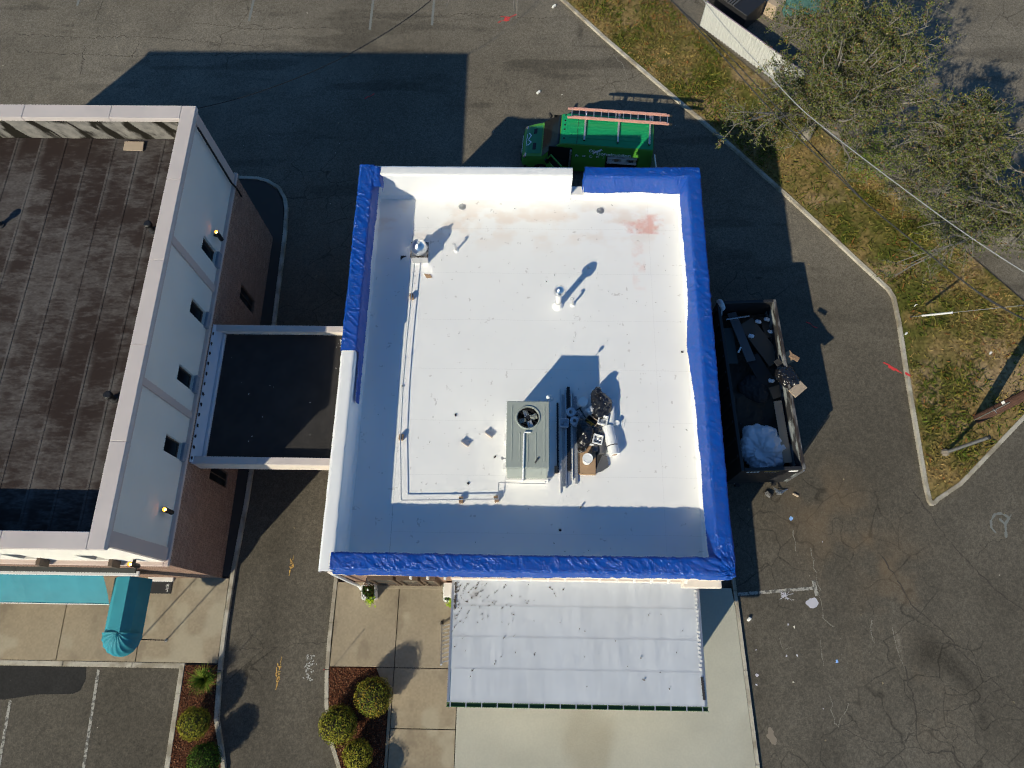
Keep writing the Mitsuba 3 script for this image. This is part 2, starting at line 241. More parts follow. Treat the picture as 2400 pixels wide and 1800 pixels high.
cracks([[(9.89, 4.29), (9.95, 3.4)], [(10.45, 3.69), (10.54, 2.67), (10.57, 1.27), (10.91, .99)], [(12.25, 1.24), (12.17, .74), (12.21, .49)], [(10.47, -1.2), (10.5, -2.04), (10.62, -2.15), (10.95, -1.66), (11.06, -1.4)], [(4.1, 26.32), (4.58, 25.59), (4.74, 24.78), (4.59, 24.07)], [(9.0, .6), (9.1, .2), (9.4, .3)], [(12.9, 1.0), (13.0, .2), (13.1, -.3)], [(10.4, .6), (10.36, -.3)]], .02, 'pale_crack', .025, 'pale_line', 60)
# painted markings (flat sheets)
M = 'parking_lot'; Zp = .007
for P in ([(-14.31, -.78), (-14.12, -4.6)], [(-17.09, -1.8), (-16.9, -4.6)]): part(M, 'bay_line', line(P, .10, Zp), 'white_paint')
for x0, x1, y0, y1 in ((-21.75, -21.8, 30.6, 29.1), (-13.22, -13.28, 30.6, 28.2), (-7.41, -7.43, 30.6, 27.7), (-4.44, -4.48, 30.6, 28.0)): part(M, 'bay_line', line([(x0, y0), (x1, y1)], .11, Zp), 'grey_paint')
part(M, 'bay_line', cat_([line([(7.7, 2.03), (10.45, 2.29)], .11, Zp), line([(10.40, 2.55), (10.46, 2.02)], .13, Zp+.002)]), 'white_paint')
part(M, 'worn_arrow', cat_([line([(17.72, 4.9), (17.5, 5.02), (17.28, 4.99), (17.08, 4.74), (17.04, 4.5), (17.16, 4.33)], .085, Zp, jitter=.004), line([(17.42, 4.8), (17.57, 4.62), (17.50, 4.18)], .085, Zp+.002, jitter=.004), line([(17.86, 4.97), (17.57, 4.64)], .085, Zp+.004, jitter=.004)]), 'grey_paint')
def yellow(*S): part(M, 'utility_mark', cat_([line(P, .032, Zp+.0008*i, jitter=.003, seed=i) for i, P in enumerate(S)]), 'yellow_paint')
yellow([(-8.10, 3.13), (-8.10, 2.97)], [(-8.19, 3.0), (-8.17, 2.93), (-8.13, 2.91)], [(-8.18, 2.84), (-8.12, 2.87), (-8.05, 2.86)], [(-8.18, 2.76), (-8.17, 2.70), (-8.11, 2.69), (-8.05, 2.74), (-8.06, 2.80), (-8.10, 2.79), (-8.11, 2.75)], [(-8.16, 2.62), (-8.17, 2.42)])
yellow([(-8.10, -.27), (-8.11, -.56)], [(-8.2, -.50), (-8.18, -.58), (-8.13, -.6), (-8.07, -.6)], [(-8.14, -.6), (-8.11, -.66), (-8.13, -.70)], [(-8.22, -.63), (-8.22, -.70), (-8.19, -.78), (-8.09, -.74)], [(-8.21, -.78), (-8.21, -.86), (-8.16, -.93)], [(-8.14, -.80), (-8.13, -.85), (-8.07, -.81)], [(-8.2, -.96), (-8.17, -1.05), (-8.13, -1.08), (-8.09, -1.02), (-8.08, -.94), (-8.11, -.90), (-8.14, -.95), (-8.13, -1.0)], [(-8.13, -1.12), (-8.16, -1.32)])
def red(*S): part(M, 'red_spray_mark', cat_([line(P, w, .132 if z else Zp+.001*i, jitter=.012, seed=i+3) for i, (P, w, z) in enumerate(S)]), 'red_paint')
red(([(14.2, 10.88), (14.5, 10.7), (14.84, 10.45)], .07, 0), ([(14.4, 10.72), (14.75, 10.5)], .10, 0), ([(14.93, 10.4), (15.06, 10.3)], .12, 1))
red(([(-1.32, 28.18), (-.9, 28.46), (-.45, 28.72)], .05, 0), ([(-.98, 28.30), (-.8, 28.36), (-.78, 28.52), (-.98, 28.52), (-1.0, 28.38), (-.86, 28.4)], .05, 0), ([(-1.2, 28.58), (-.9, 28.56)], .04, 0))
red(([(-7.3, 23.6), (-6.9, 23.9)], .05, 0)); red(([(11.4, 12.6), (11.8, 12.35)], .05, 0))
part(M, 'paint_spill', blot(10.27, 1.78, .19, Zp, 5, .25), 'white_spot'); part(M, 'paint_spill', blot(8.39, -2.47, .20, Zp, 8, .5, ax=.8), 'soil_blot')
part(M, 'paint_splatter', cat_([blot(9.36+R.normal(0, .09), 2.0+R.normal(0, .07), .015+.02*R.random(), Zp+.0004*i, i) for i in range(16)] + [line([(9.36, 2.0), (9.36+.3*math.cos(a), 2+.22*math.sin(a))], .015, Zp+.007+.0003*i, jitter=.01, seed=i) for i, a in enumerate(R.uniform(0, 6.3, 7))]), 'white_spot', kind='stuff')
part(M, 'paint_splatter', cat_([blot(-7.1+R.normal(0, .10), -.2-.85*R.random(), .012+.014*R.random(), Zp+.0002*(i % 9), i) for i in range(60)]), 'speck_paint', kind='stuff')
for i, (x, y, r) in enumerate(((9.87, 4.72, .07), (10.86, -.12, .05))): part(M, 'blue_spray_dot', blot(x, y, r, Zp, i), 'pale_blue')
part(M, 'paint_spots', cat_([blot(x, y, r, Zp+.0006*(i % 5), i) for i, (x, y, r) in enumerate(((9.34, 1.05, .03), (9.17, .03, .03), (9.53, .05, .035), (8.1, -.6, .055), (8.05, -.9, .035), (10.2, -1.6, .02), (8.15, .2, .02), (10.9, 3.9, .02)))]), 'white_spot', kind='stuff')
part(M, 'asphalt_patch', prism(Polygon([(-22, -.72), (-14.75, -.72), (-14.68, -1.1), (-14.78, -1.45), (-15.0, -1.56), (-16.2, -1.6), (-17.3, -1.78), (-19, -1.75), (-22, -1.8)]), .0035, .0055), 'patch_asphalt')
g = []
for i in range(420):
    x, y = R.uniform(-26, 21), R.uniform(-5, 31)
    if (-28 < x < -9.6 and 2 < y < 16.5) or (-6.6 < x < 7.9 and -9 < y < 17) or (x > 12 and y > 6): continue
    g.append((x, y))
g = np.array(g); s = R.uniform(.010, .026, len(g)); a = R.uniform(0, 6.3, len(g))
lit = [trimesh.convex.convex_hull(np.c_[R.normal(size=(7, 2))*q, abs(R.normal(size=7))*q*.5] + [x, y, .004]) for (x, y), q in zip(g, s)]
col = np.concatenate([np.tile(c, (len(m.vertices), 1)) for m, c in zip(lit, R.choice([0, 1, 2], len(lit), p=[.45, .35, .2])[:, None]*0 + np.array([(.6, .56, .48), (.25, .2, .12), (.06, .05, .04)])[R.choice(3, len(lit), p=[.35, .4, .25])])])
single('ground_litter', cat_(lit), 'painted', 'small pale and dark bits of litter scattered over the asphalt', 'litter bits', kind='stuff', color=col)
for i, (x, y, q) in enumerate(((1.35, 29.2, .13), (.62, 24.0, .10), (15.25, 12.1, .09), (18.4, 11.3, .10), (8.0, 1.2, .05))):
    single('litter_scrap', crumple(hull([(x-q*.4, y-q*.3, .04), (x+q*.4, y+q*.5, .05)], .05, .02), .012, 18, i), 'paper', ['crumpled white paper scrap on the asphalt at the top edge of the frame', 'white paper scrap on the asphalt north-west of the green van', 'white scrap at the foot of the right hand kerb beside the drive', 'white scrap lying in the grass beside the pole shadow', 'tiny white scrap beside the pavement edge by the bay line'][i], 'litter')
single('stone', crumple(hull([(10.06, 5.62, .03), (10.2, 5.55, .03)], .035, .02), .012, 22, 3), 'tan_board', 'small beige stone on the asphalt in front of the skip', 'stone')

# kerbs: blocks along a line, body on its left side
def kerb(name, P, w, label, z=.125, seg=2.6, start=0.):
    k = thing(name, label, None); labels[k] = {'label': label, 'kind': 'structure'}
    L = LineString(P); d = 0.; first = True
    while d < L.length-.05:
        e = min(L.length, d + (start if first and start else seg*R.uniform(.9, 1.1))); first = False
        if L.length - e < .5: e = L.length
        s = substring(L, d+.006, e-.006).simplify(.002); q = s.buffer(w, single_sided=True, join_style=2, mitre_limit=2)
        if q.area > .003:
            h = R.normal(0, .003); b = prism(q, -.05, z+h-.012); t = prism(q.buffer(-.010, join_style=2), z+h-.012, z+h); part(k, 'kerb_block', cat_([b, t]), 'kerb')
        d = e
    return k
RK = [(-.8, 32.6), (1.63, 29.66), (3.69, 27.16), (6.48, 24.), (9.23, 20.88), (11.43, 18.25), (13.12, 16.16), (13.66, 15.47), (14.82, 14.05), (14.96, 13.7), (14.99, 12.57), (14.92, 10.45), (14.89, 8.31), (14.86, 6.05), (14.89, 5.42), (14.98, 5.25), (15.12, 5.26), (15.3, 5.42), (16.24, 6.01), (19.15, 8.62), (27, 16.)]
kerb('verge_kerb', RK, .15, 'long weathered concrete kerb edging the dry grass verge')
kerb('west_walk_kerb', [(-9.5, -6), (-9.46, -3.7), (-9.7, -2.9), (-9.92, -2.25), (-10.06, -.51), (-10.09, .66), (-10.08, 2.55), (-9.97, 5), (-9.9, 12.2), (-9.94, 14.5), (-9.98, 16.5), (-10.06, 17.6), (-10.2, 18.2), (-10.55, 18.75), (-11.1, 19.1), (-11.6, 19.25), (-13.5, 19.3), (-30, 19.35)], .15, 'concrete kerb along the brown roofed building, curving round its corner')
kerb('front_walk_kerb', [(-26, -.70), (-11.50, -.70), (-11.43, -6)], .17, 'concrete kerb around the corner parking bays in front of the teal awning')
kerb('east_walk_kerb', [(-5.4, -4.6), (-5.83, -3.64), (-6.19, -2.83), (-6.44, -1.76), (-6.53, -.8), (-6.56, .29), (-6.53, 2.6), (-6.2, 3.4)][::-1], .14, 'concrete kerb between the narrow drive and the white roofed building')
kerb('apron_kerb', [(8.1, -8), (7.89, -3.4), (7.67, 1.63), (7.58, 3.6)], .13, 'concrete kerb on the right side of the pale concrete apron')
def walk(name, label, polys, mats, z=.125, gap=.011):
    k = thing(name, label, None); labels[k] = {'label': label, 'kind': 'structure'}
    for q, m in zip(polys, mats):
        q = Polygon(q).buffer(-gap, join_style=2); h = R.normal(0, .002)
        part(k, 'slab', cat_([prism(q, -.05, z+h-.006), prism(q.buffer(-.006, join_style=2), z+h-.006, z+h)]), m)
def rc(a, b, c, d): return [(a, c), (b, c), (b, d), (a, d)]
walk('west_sidewalk', 'tan concrete pavement in front of the teal awning', [[(-22, -.53), (-18.6, -.53), (-18.65, 2.3), (-22, 2.3)], [(-18.6, -.53), (-15.77, -.53), (-15.84, 2.3), (-18.65, 2.3)], [(-15.77, -.53), (-13.04, -.53), (-13.13, 2.3), (-15.84, 2.3)], [(-13.04, -.53), (-10.22, -.53), (-10.24, 2.3), (-13.13, 2.3)]], ['concrete']*4)
walk('east_sidewalk', 'tan concrete pavement beside the mulch bed and shop windows', [rc(-6.39, -4.19, -.56, 2.24), rc(-4.19, -2.02, -.56, 2.24), rc(-4.19, -2.02, -2.43, -.56), rc(-4.19, -2.02, -4.6, -2.43), rc(-4.19, -2.02, -8, -4.6), [(-4.81, -.56), (-4.19, -.56), (-4.19, -8), (-4.31, -8), (-4.31, -1.6), (-4.72, -.75)]], ['concrete']*6)
walk('concrete_apron', 'pale newer concrete apron under and before the silver canopy roof', [[(-2.02, -8), (8., -8), (7.76, -3.4), (7.54, 1.6), (7.46, 2.24), (-2.02, 2.24)]], ['new_concrete'])
single('planting_bed', prism(Polygon([(-11.32, -.60), (-10.24, -.58), (-10.1, -2.2), (-9.65, -3.7), (-9.6, -6), (-11.26, -6)]), .0, .10), 'mulch', 'brown bark mulch bed between the parking bays and the drive', kind='structure')
single('planting_bed', prism(Polygon([(-6.36, -.58), (-4.80, -.58), (-4.73, -.78), (-4.33, -1.62), (-4.33, -6), (-5.2, -6), (-5.3, -4.5), (-5.68, -3.6), (-6.04, -2.8), (-6.29, -1.75), (-6.37, -.8)]), .0, .10), 'mulch', 'brown bark mulch bed with round shrubs beside the tan pavement', kind='structure')
single('planting_bed', prism(Polygon([(-10.55, 2.35), (-10.2, 2.35), (-10.1, 5), (-10.05, 14), (-10.15, 16.8), (-10.3, 17.8), (-10.6, 18.5), (-11.3, 19.05), (-13, 19.15), (-13, 16.1), (-10.55, 16.1)]), .0, .09), 'gravel_dark', 'dark planting strip at the foot of the brick wall', kind='structure')
def chips(poly, n, z, seed):
    rg = np.random.default_rng(seed); a, b, c, d = poly.bounds; P = np.c_[rg.uniform(a, c, n), rg.uniform(b, d, n)]
    import shapely; P = P[shapely.contains_xy(poly, P[:, 0], P[:, 1])]; N = unit(len(P), rg); N[:, 2] = abs(N[:, 2])+.7; N /= np.linalg.norm(N, axis=1, keepdims=True)
    m = quads(np.c_[P, z+rg.uniform(.004, .03, len(P))], N, unit(len(P), rg), rg.uniform(.015, .035, len(P)), rg.uniform(.03, .09, len(P)))
    base = np.array([(.20, .085, .045), (.13, .05, .03), (.07, .03, .02), (.34, .20, .12)])[rg.choice(4, len(P), p=[.42, .3, .2, .08])]*rg.uniform(.7, 1.25, (len(P), 1))
    return m, np.repeat(base, 4, 0)
for nm, q, n, lb in (('mulch_chips', Polygon([(-11.3, -.6), (-10.2, -.6), (-9.9, -2.2), (-9.5, -4.2), (-11.3, -4.2)]), 6500, 'loose brown bark chips on the bed beside the parking bays'), ('mulch_chips', Polygon([(-6.4, -.58), (-4.8, -.58), (-4.31, -1.62), (-4.31, -4.2), (-5.5, -4.2), (-6.05, -2.7), (-6.33, -1.7)]), 9000, 'loose brown bark chips around the three round shrubs')):
    m, c = chips(q, n, .10, 4); single(nm, m, 'leafy', lb, 'bark chips', kind='stuff', color=c)
# grass verge
VG = Polygon([(x+.05, y+.05) for x, y in RK] + [(26, 14.5), (22.2, 11.2), (20., 13.85), (15.43, 19.4), (12.04, 23.44), (8.2, 28.0), (3, 34.5), (-1, 35)])
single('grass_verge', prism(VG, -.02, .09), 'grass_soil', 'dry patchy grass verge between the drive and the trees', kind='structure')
def blades(n, seed, sc=1.):
    import shapely; rg = np.random.default_rng(seed); P = np.c_[rg.uniform(0, 22, n), rg.uniform(5, 32, n)]; P = P[shapely.contains_xy(VG.buffer(-.16), P[:, 0], P[:, 1])]
    a = meshkit.fbm(np.c_[P*.35, P[:, 0]*0], 3, 5); b = meshkit.fbm(np.c_[P*1.4, P[:, 0]*0+4], 3, 6); g = np.clip((a*.6+b*.4-.40)/.16, 0, 1)
    bare = meshkit.fbm(np.c_[P*.6+8, P[:, 0]*0], 3, 9); keep = (bare < .60) | (rg.random(len(P)) < .25); P, g = P[keep], g[keep]
    n = len(P); l = rg.uniform(.09, .22, n)*(.7+.6*g); t = rg.uniform(0, 6.3, n); U = np.c_[np.cos(t)*.8, np.sin(t)*.8, rg.uniform(.2, 1.0, n)]; N = unit(n, rg); N[:, 2] += .6; N /= np.linalg.norm(N, axis=1, keepdims=True)
    C = np.c_[P, .09+l*.28]; m = quads(C, N, U, rg.uniform(.022, .05, n), l*1.3)
    dry = np.array([.31, .215, .085]); green = np.array([.075, .105, .018]); olive = np.array([.17, .155, .035]); k = rg.random((n, 1))
    c = (dry*(1-g[:, None]) + np.where(k < .5, green, olive)*g[:, None])*rg.uniform(.4, 1.5, (n, 1)); c = np.where(rg.random((n, 1)) < .06, [.26, .11, .04], c)
    return m, np.repeat(c, 4, 0)
m, c = blades(110000, 11); single('grass', m, 'leafy', 'short dry yellow and green grass blades on the verge', 'grass', kind='stuff', color=c)

# ---------------------------------------------------------------- white roofed building
D, TP = 3.72, 5.05
WX0, WX1, WY0, WY1 = -5.78, 6.17, 2.18, 16.13      # outer faces of the parapet
B = thing('shop_building', 'single storey building with a flat white membrane roof behind tall parapets', 'building')
part(B, 'wall', bx(WX0+.03, WX1-.03, WY0+.07, WY1-.03, 0, 3.68), 'brick')
part(B, 'roof', cat_([bx(WX0+.1, WX1-.1, WY0+.1, WY1-.1, 3.66, D)] + [prism(LineString(P).buffer(.001, cap_style=2), 0, 0) for P in []]), 'membrane')
def cant(x0, x1, y0, y1, n):
    v = [(0, 0), (.09, 0), (0, .09)]; a = np.array([x0, y0]); b = np.array([x1, y1]); n = np.array(n, float)
    V = [(*(a+n*o), D+h) for o, h in v] + [(*(b+n*o), D+h) for o, h in v]; return trimesh.convex.convex_hull(np.array(V))
def parapet(name, x0, x1, y0, y1, lab=None):
    part(B, name, bx(x0, x1, y0, y1, 3.66, TP-.015, .02), 'membrane', label=lab)
parapet('parapet', WX0+.02, -5.36, WY0+.02, WY1-.02); parapet('parapet', 5.74, WX1-.02, WY0+.02, WY1-.02)
parapet('parapet', -5.36, 1.72, 15.76, WY1-.02); parapet('parapet', 2.22, 5.74, 15.76, WY1-.02); parapet('parapet', -5.36, 5.74, WY0+.02, 2.60)
part(B, 'parapet_sill', bx(1.72, 2.22, 15.74, 16.12, 3.66, 3.98, .015), 'white_metal')
part(B, 'roof_cant', cat_([cant(-5.36, -5.36, 2.6, 15.76, (1, 0)), cant(5.74, 5.74, 2.6, 15.76, (-1, 0)), cant(-5.36, 1.72, 15.76, 15.76, (0, -1)), cant(2.22, 5.74, 15.76, 15.76, (0, -1)), cant(-5.36, 5.74, 2.6, 2.6, (0, 1))]), 'membrane')
def cap_mesh(n, at, nd, prof, ends, seed, amp=.006):
    """a skin laid over a parapet: profile (offset, height) swept along a line"""
    L = np.linspace(0, 1, n); V = []
    for i, s in enumerate(L): V.append([at(s, o, z) for o, z in prof(s)])
    V = np.array(V); m = V.shape[1]; i, j = np.meshgrid(np.arange(n-1), np.arange(m-1), indexing='ij')
    q = np.stack([i*m+j, (i+1)*m+j, (i+1)*m+j+1, i*m+j+1], -1).reshape(-1, 4)
    M_ = trimesh.Trimesh(V.reshape(-1, 3), np.vstack([q[:, [0, 1, 2]], q[:, [0, 2, 3]]]), process=False)
    if nd is None: return M_
    nn = np.array(M_.vertex_normals); nn *= (1 if nn[:, 2].mean() > 0 else -1); M_.vertices = np.array(M_.vertices) + nn*nd(np.array(M_.vertices))[:, None]; return M_
def path(prof, step=.03):
    P = np.array(prof, float); d = np.r_[0, np.cumsum(np.linalg.norm(np.diff(P, axis=0), axis=1))]; t = np.linspace(0, d[-1], 46 if step < .04 else 30); return np.c_[np.interp(t, d, P[:, 0]), np.interp(t, d, P[:, 1])]
# white membrane caps on the uncovered parapets
def soft(seed, a=.008, f=2.2): return lambda V: a*(2*meshkit.fbm(V*f, 3, seed)-1)
m = cap_mesh(160, lambda s, o, z: (WX0+o, 9.05-s*(9.05-2.10), z), soft(3, .010), lambda s: path([(-.03 - .10*math.exp(-((s-.03)/.02)**2), 4.72), (-.025, 5.0), (.0, TP+.01), (.21, TP+.018), (.42, TP+.01), (.435, 5.0), (.44, D+.12), (.52, D+.006)], .05), None, 3)
part(B, 'membrane_cap', m, 'membrane', smooth=True, label='white membrane folded over the bare lower half of the left parapet')
m = cap_mesh(170, lambda s, o, z: (-5.36+s*7.085, WY1-o, z), soft(5, .010), lambda s: path([(-.03, 4.7), (-.025, 5.0), (0, TP+.01), (.18, TP+.016), (.36, TP+.01), (.375, 5.0), (.385, D+.12), (.47, D+.006)], .05), None, 5)
part(B, 'membrane_cap', m, 'membrane', smooth=True, label='white membrane folded over the rear parapet up to the gap')
part(B, 'fascia', bx(WX0+.12, WX1-.05, 2.10, WY0+.07, 4.05, 4.52, .01), 'cream')
part(B, 'fascia', bx(5.0, WX1+.02, 1.93, 2.17, 3.3, 3.62, .02), 'cream', label='short cream coping end at the front right corner')
# blue plastic sheets wrapped over the parapets
def wr(seed, diag=.5, a=.030, amp2=.016):
    def f(V):
        u = V[:, 0] + V[:, 1]; w = meshkit.fbm(V*1.5, 3, seed+9)*2.2
        r = 1-np.abs(2*meshkit.noise(np.c_[u*5.2+w + V[:, 2]*diag*3, V[:, 2]*1.2, (V[:, 0]-V[:, 1])*diag*2.6], seed)-1)
        r2 = 1-np.abs(2*meshkit.noise(np.c_[u*13+w*1.5, V[:, 2]*4., (V[:, 0]-V[:, 1])*3], seed+3)-1)
        return .014 + a*r**3*meshkit.fbm(V*.8, 2, seed+5)*1.6 + amp2*.5*r2**2
    return f
def wav(s, seed, a, f=6.): return a*(2*meshkit.fbm(np.array([[s*f, seed*1.7, 0.]]), 3, seed)[0]-1)
def corner_pull(P0, rad, amp):
    """folds radiating from a gathered corner"""
    def f(V):
        d = V - np.array(P0); r = np.linalg.norm(d[:, :2], axis=1); th = np.arctan2(d[:, 1], d[:, 0]); return amp*np.exp(-(r/rad)**2)*np.abs(np.sin(th*11+np.sin(r*6)*.5))**.6*np.clip(r/.25, .15, 1)
    return f
TL = 'blue plastic sheeting wrapped over '
def fast(key, pts):
    for q in pts: part(key, 'fastener', cyl((q[0], q[1], q[2]), (q[0]+q[3]*.012, q[1]+q[4]*.012, q[2]+q[5]*.012), .030, .026, 10), 'chrome')
# west sheet
k = single('tarp_wrap', cap_mesh(330, lambda s, o, z: (WX0+o, 16.15-s*(16.15-9.0), z), lambda V: wr(1)(V)+corner_pull((-5.6, 16.2, 5), .9, .035)(V), lambda s: path([(-.03, 4.5+wav(s, 2, .12)), (-.02, 5.02), (.0, TP+.012), (.44, TP+.012), (.455, 5.02), (.47+wav(s, 4, .02), 4.6), (.50+wav(s, 6, .035), 4.38-.12*s+wav(s, 3, .10))]), None, 1), 'tarp', TL+'the upper half of the left parapet', 'tarp', smooth=True)
part(k, 'loose_tail', cap_mesh(60, lambda s, o, z: (-5.355+o, 9.1-s*1.7, z), wr(4), lambda s: path([(.03+.05*s, 4.82-.05*s), (.06, 4.6), (.09+.03*s, 4.36+.05*s+wav(s, 8, .05, 20))]), None, 1), 'tarp', smooth=True)
part(k, 'corner_flap', crumple(cap_mesh(40, lambda s, o, z: (-5.42+o*1.05+.25*s, 16.05-s*.78, z-.10*s), wr(6, 1.2, .03), lambda s: path([(-.1, TP+.045), (.22-.1*s, TP+.05), (.34-.2*s, TP-.06), (.36-.25*s, TP-.24)]), None, 1), .03, 4, 2), 'tarp', smooth=True)
fast(k, [(-5.295, 13.9, 4.55, 1, 0, .2), (-5.295, 12.3, 4.5, 1, 0, .2), (-5.30, 10.7, 4.5, 1, 0, .2)])
# rear right sheet
k = single('tarp_wrap', cap_mesh(190, lambda s, o, z: (2.16+s*(6.2-2.16), WY1-o, z), lambda V: wr(11, .2, .012, .02)(V)+corner_pull((5.6, 15.7, 5), .8, .045)(V)+corner_pull((2.2, 15.9, 5), .35, .03)(V), lambda s: path([(-.03, 4.3), (-.02, 5.02), (0, TP+.012), (.37, TP+.012), (.39, 5.02), (.40, 4.6), (.43+wav(s, 6, .03), 4.22+wav(s, 3, .06)+.25*max(0, (s-.86)/.14)**2)]), None, 1), 'tarp', TL+'the rear parapet right of the gap', 'tarp', smooth=True)
part(k, 'end_wrap', crumple(cap_mesh(30, lambda s, o, z: (2.17-.03*math.sin(s*3.1), 16.17-s*.46, z), wr(15), lambda s: path([(0, 5.07), (0, 4.6), (0, 4.15+wav(s, 4, .1))]), None, 1), .025, 5, 1), 'tarp', smooth=True)
fast(k, [(x, 15.72, z, 0, -1, .2) for x, z in ((2.45, 4.85), (2.42, 4.55), (2.60, 4.55), (3.6, 4.5), (4.3, 4.52), (4.95, 4.48), (5.35, 4.6))])
# east sheet
k = single('tarp_wrap', cap_mesh(520, lambda s, o, z: (WX1-o, 16.15-s*(16.15-2.13), z), lambda V: wr(21)(V)+corner_pull((6.2, 2.15, 5), 1.1, .05)(V)+corner_pull((5.8, 15.6, 5), .7, .03)(V), lambda s: path([(-.05-.06*max(0, 1-abs(s-.12)/.06), 4.4+wav(s, 2, .15)), (-.02, 5.02), (0, TP+.012), (.41, TP+.012), (.43, 5.02), (.46+.05*math.exp(-((s-.45)/.13)**2), 4.65), (.50+wav(s, 6, .05, 9)+.10*math.exp(-((s-.47)/.1)**2)-.05*max(0, (s-.85)/.15), 4.30-.14*math.exp(-((s-.45)/.12)**2)+wav(s, 3, .09, 9)+.35*max(0, (s-.9)/.1))]), None, 1), 'tarp', TL+'the whole right parapet', 'tarp', smooth=True)
fast(k, [(5.70, y, 4.62, -1, 0, .3) for y in (14.2, 12.4, 10.6, 8.6, 7.6, 5.2, 3.9)])
# front sheet
k = single('tarp_wrap', cap_mesh(470, lambda s, o, z: (-5.46+s*(6.19+5.46), WY0+o, z), lambda V: wr(31, .4)(V)+corner_pull((6.2, 2.12, 5), 1.3, .055)(V)+corner_pull((-5.3, 2.15, 5), .6, .03)(V), lambda s: path([(-.07-.03*math.sin(s*5), 4.46+wav(s, 2, .05, 8)), (-.05+wav(s, 3, .02, 12), 4.75), (-.01, 5.03), (.01, TP+.012), (.42, TP+.012), (.445, 5.02), (.46+wav(s, 6, .02), 4.75-.2*max(0, (s-.85)/.15))]), None, 1), 'tarp', TL+'the front parapet', 'tarp', smooth=True)
part(k, 'end_wrap', crumple(cap_mesh(30, lambda s, o, z: (-5.47+.05*s*s+.22*max(0, s-.6), 2.12+s*.60, z-.02*s), wr(36, .3, .03), lambda s: path([(0, 4.6), (0, 5.03), (.0, 5.07)]), None, 1), .02, 5, 1), 'tarp', smooth=True)
# shop front below the front parapet
for i, (a, b) in enumerate(((-4.92, -4.08), (-3.98, -3.28), (-3.18, -2.72))):
    w = part(B, 'window', cat_([bx(a, b, 2.12, 2.26, .25, .33), bx(a, b, 2.12, 2.26, 2.22, 2.32), bx(a, a+.07, 2.12, 2.26, .33, 2.22), bx(b-.07, b, 2.12, 2.26, .33, 2.22), bx(a+.07, b-.07, 2.15, 2.2, .95, 1.0)]), 'frame'); part(w, 'pane', bx(a+.07, b-.07, 2.17, 2.185, .33, 2.22), 'shop_glass')
part(B, 'sill', bx(-5.0, -2.65, 2.02, 2.26, .05, .22, .01), 'concrete')
part(B, 'downspout', tube([(-5.62, 2.13, 4.1), (-5.62, 2.11, 2.0), (-5.58, 2.09, .5), (-5.50, 1.98, .28)], .055, 8), 'white_plastic'); part(B, 'splash_block', bx(-5.42, -5.2, 1.98, 2.2, .12, .42, .01), 'cream'); part(B, 'pier_cap', bx(-2.56, -2.14, 1.72, 2.2, .12, .95, .02), 'white_metal'); part(B, 'meter_box', bx(-5.12, -4.98, 2.08, 2.25, 1.2, 1.5, .01), 'rusty')
for x in np.arange(-3.3, 5.2, .52): part(B, 'soffit_bracket', bx(x, x+.05, 2.02, 2.12, 3.75, 4.05), 'white_metal')
# silver front canopy
C = thing('front_canopy', 'low silver coated canopy roof projecting from the front of the white roofed building', 'canopy')
CX0, CX1, CY0, CY1, CZ = -2.08, 5.64, -1.43, 2.16, 2.86
ys = [CY0, -.5, .42, 1.34, CY1]
for i in range(4):
    y0, y1 = ys[i], ys[i+1] + (.06 if i < 3 else 0); n, mm = 240, 24; X, Y = np.meshgrid(np.linspace(CX0, CX1, n), np.linspace(y0, y1, mm), indexing='ij')
    Z = CZ + .006*i + .013*(2*meshkit.fbm(np.stack([X*3.6, Y*.5+i*7, X*0], -1), 3, i)-1)*np.clip((Y-y0)/.12, 0, 1)*np.clip((y1-Y)/.1, .15, 1) + .012*np.exp(-((Y-y0)/.03)**2)
    a, b = np.meshgrid(np.arange(n-1), np.arange(mm-1), indexing='ij'); q = np.stack([a*mm+b, (a+1)*mm+b, (a+1)*mm+b+1, a*mm+b+1], -1).reshape(-1, 4)
    part(C, 'roof_sheet', trimesh.Trimesh(np.stack([X, Y, Z], -1).reshape(-1, 3), np.vstack([q[:, [0, 1, 2]], q[:, [0, 2, 3]]]), process=False), 'silver', smooth=True)
part(C, 'deck', bx(CX0, CX1, CY0+.01, CY1, CZ-.22, CZ-.02, .01), 'frame'); part(C, 'edge_trim', cat_([bx(CX0-.03, CX0+.05, CY0, CY1, CZ-.2, CZ+.022, .008), bx(CX1-.06, CX1+.03, CY0, CY1, CZ-.2, CZ+.024, .008)]), 'galv'); part(C, 'wall_flashing', bx(CX0-.04, CX1+.02, CY1-.05, CY1+.06, CZ-.02, CZ+.42, .01), 'cream')
gt = part(C, 'gutter', cat_([bx(CX0-.04, CX1+.06, CY0-.13, CY0-.012, CZ-.12, CZ-.10), bx(CX0-.04, CX1+.06, CY0-.135, CY0-.12, CZ-.12, CZ+.005), bx(CX0-.04, CX1+.06, CY0-.025, CY0-.012, CZ-.12, CZ+.0)]), 'green_trim')
for x in np.arange(CX0+.06, CX1+.02, .47): part(gt, 'gutter_strap', bx(x, x+.035, CY0-.14, CY0, CZ+.001, CZ+.009), 'aluminium')
part(C, 'torn_edge', crumple(ob((.06, .62, .05), (CX1-.07, -.93, CZ+.02), 2), .02, 6, 3), 'mat_dark'); [part(C, 'edge_sealant', blot(CX1-.10+R.normal(0, .02), y, .03+.02*R.random(), CZ+.03, int(y*40)+99, .5, 12, h=.01), 'white_metal') for y in np.arange(-.4, 2.0, .12)]
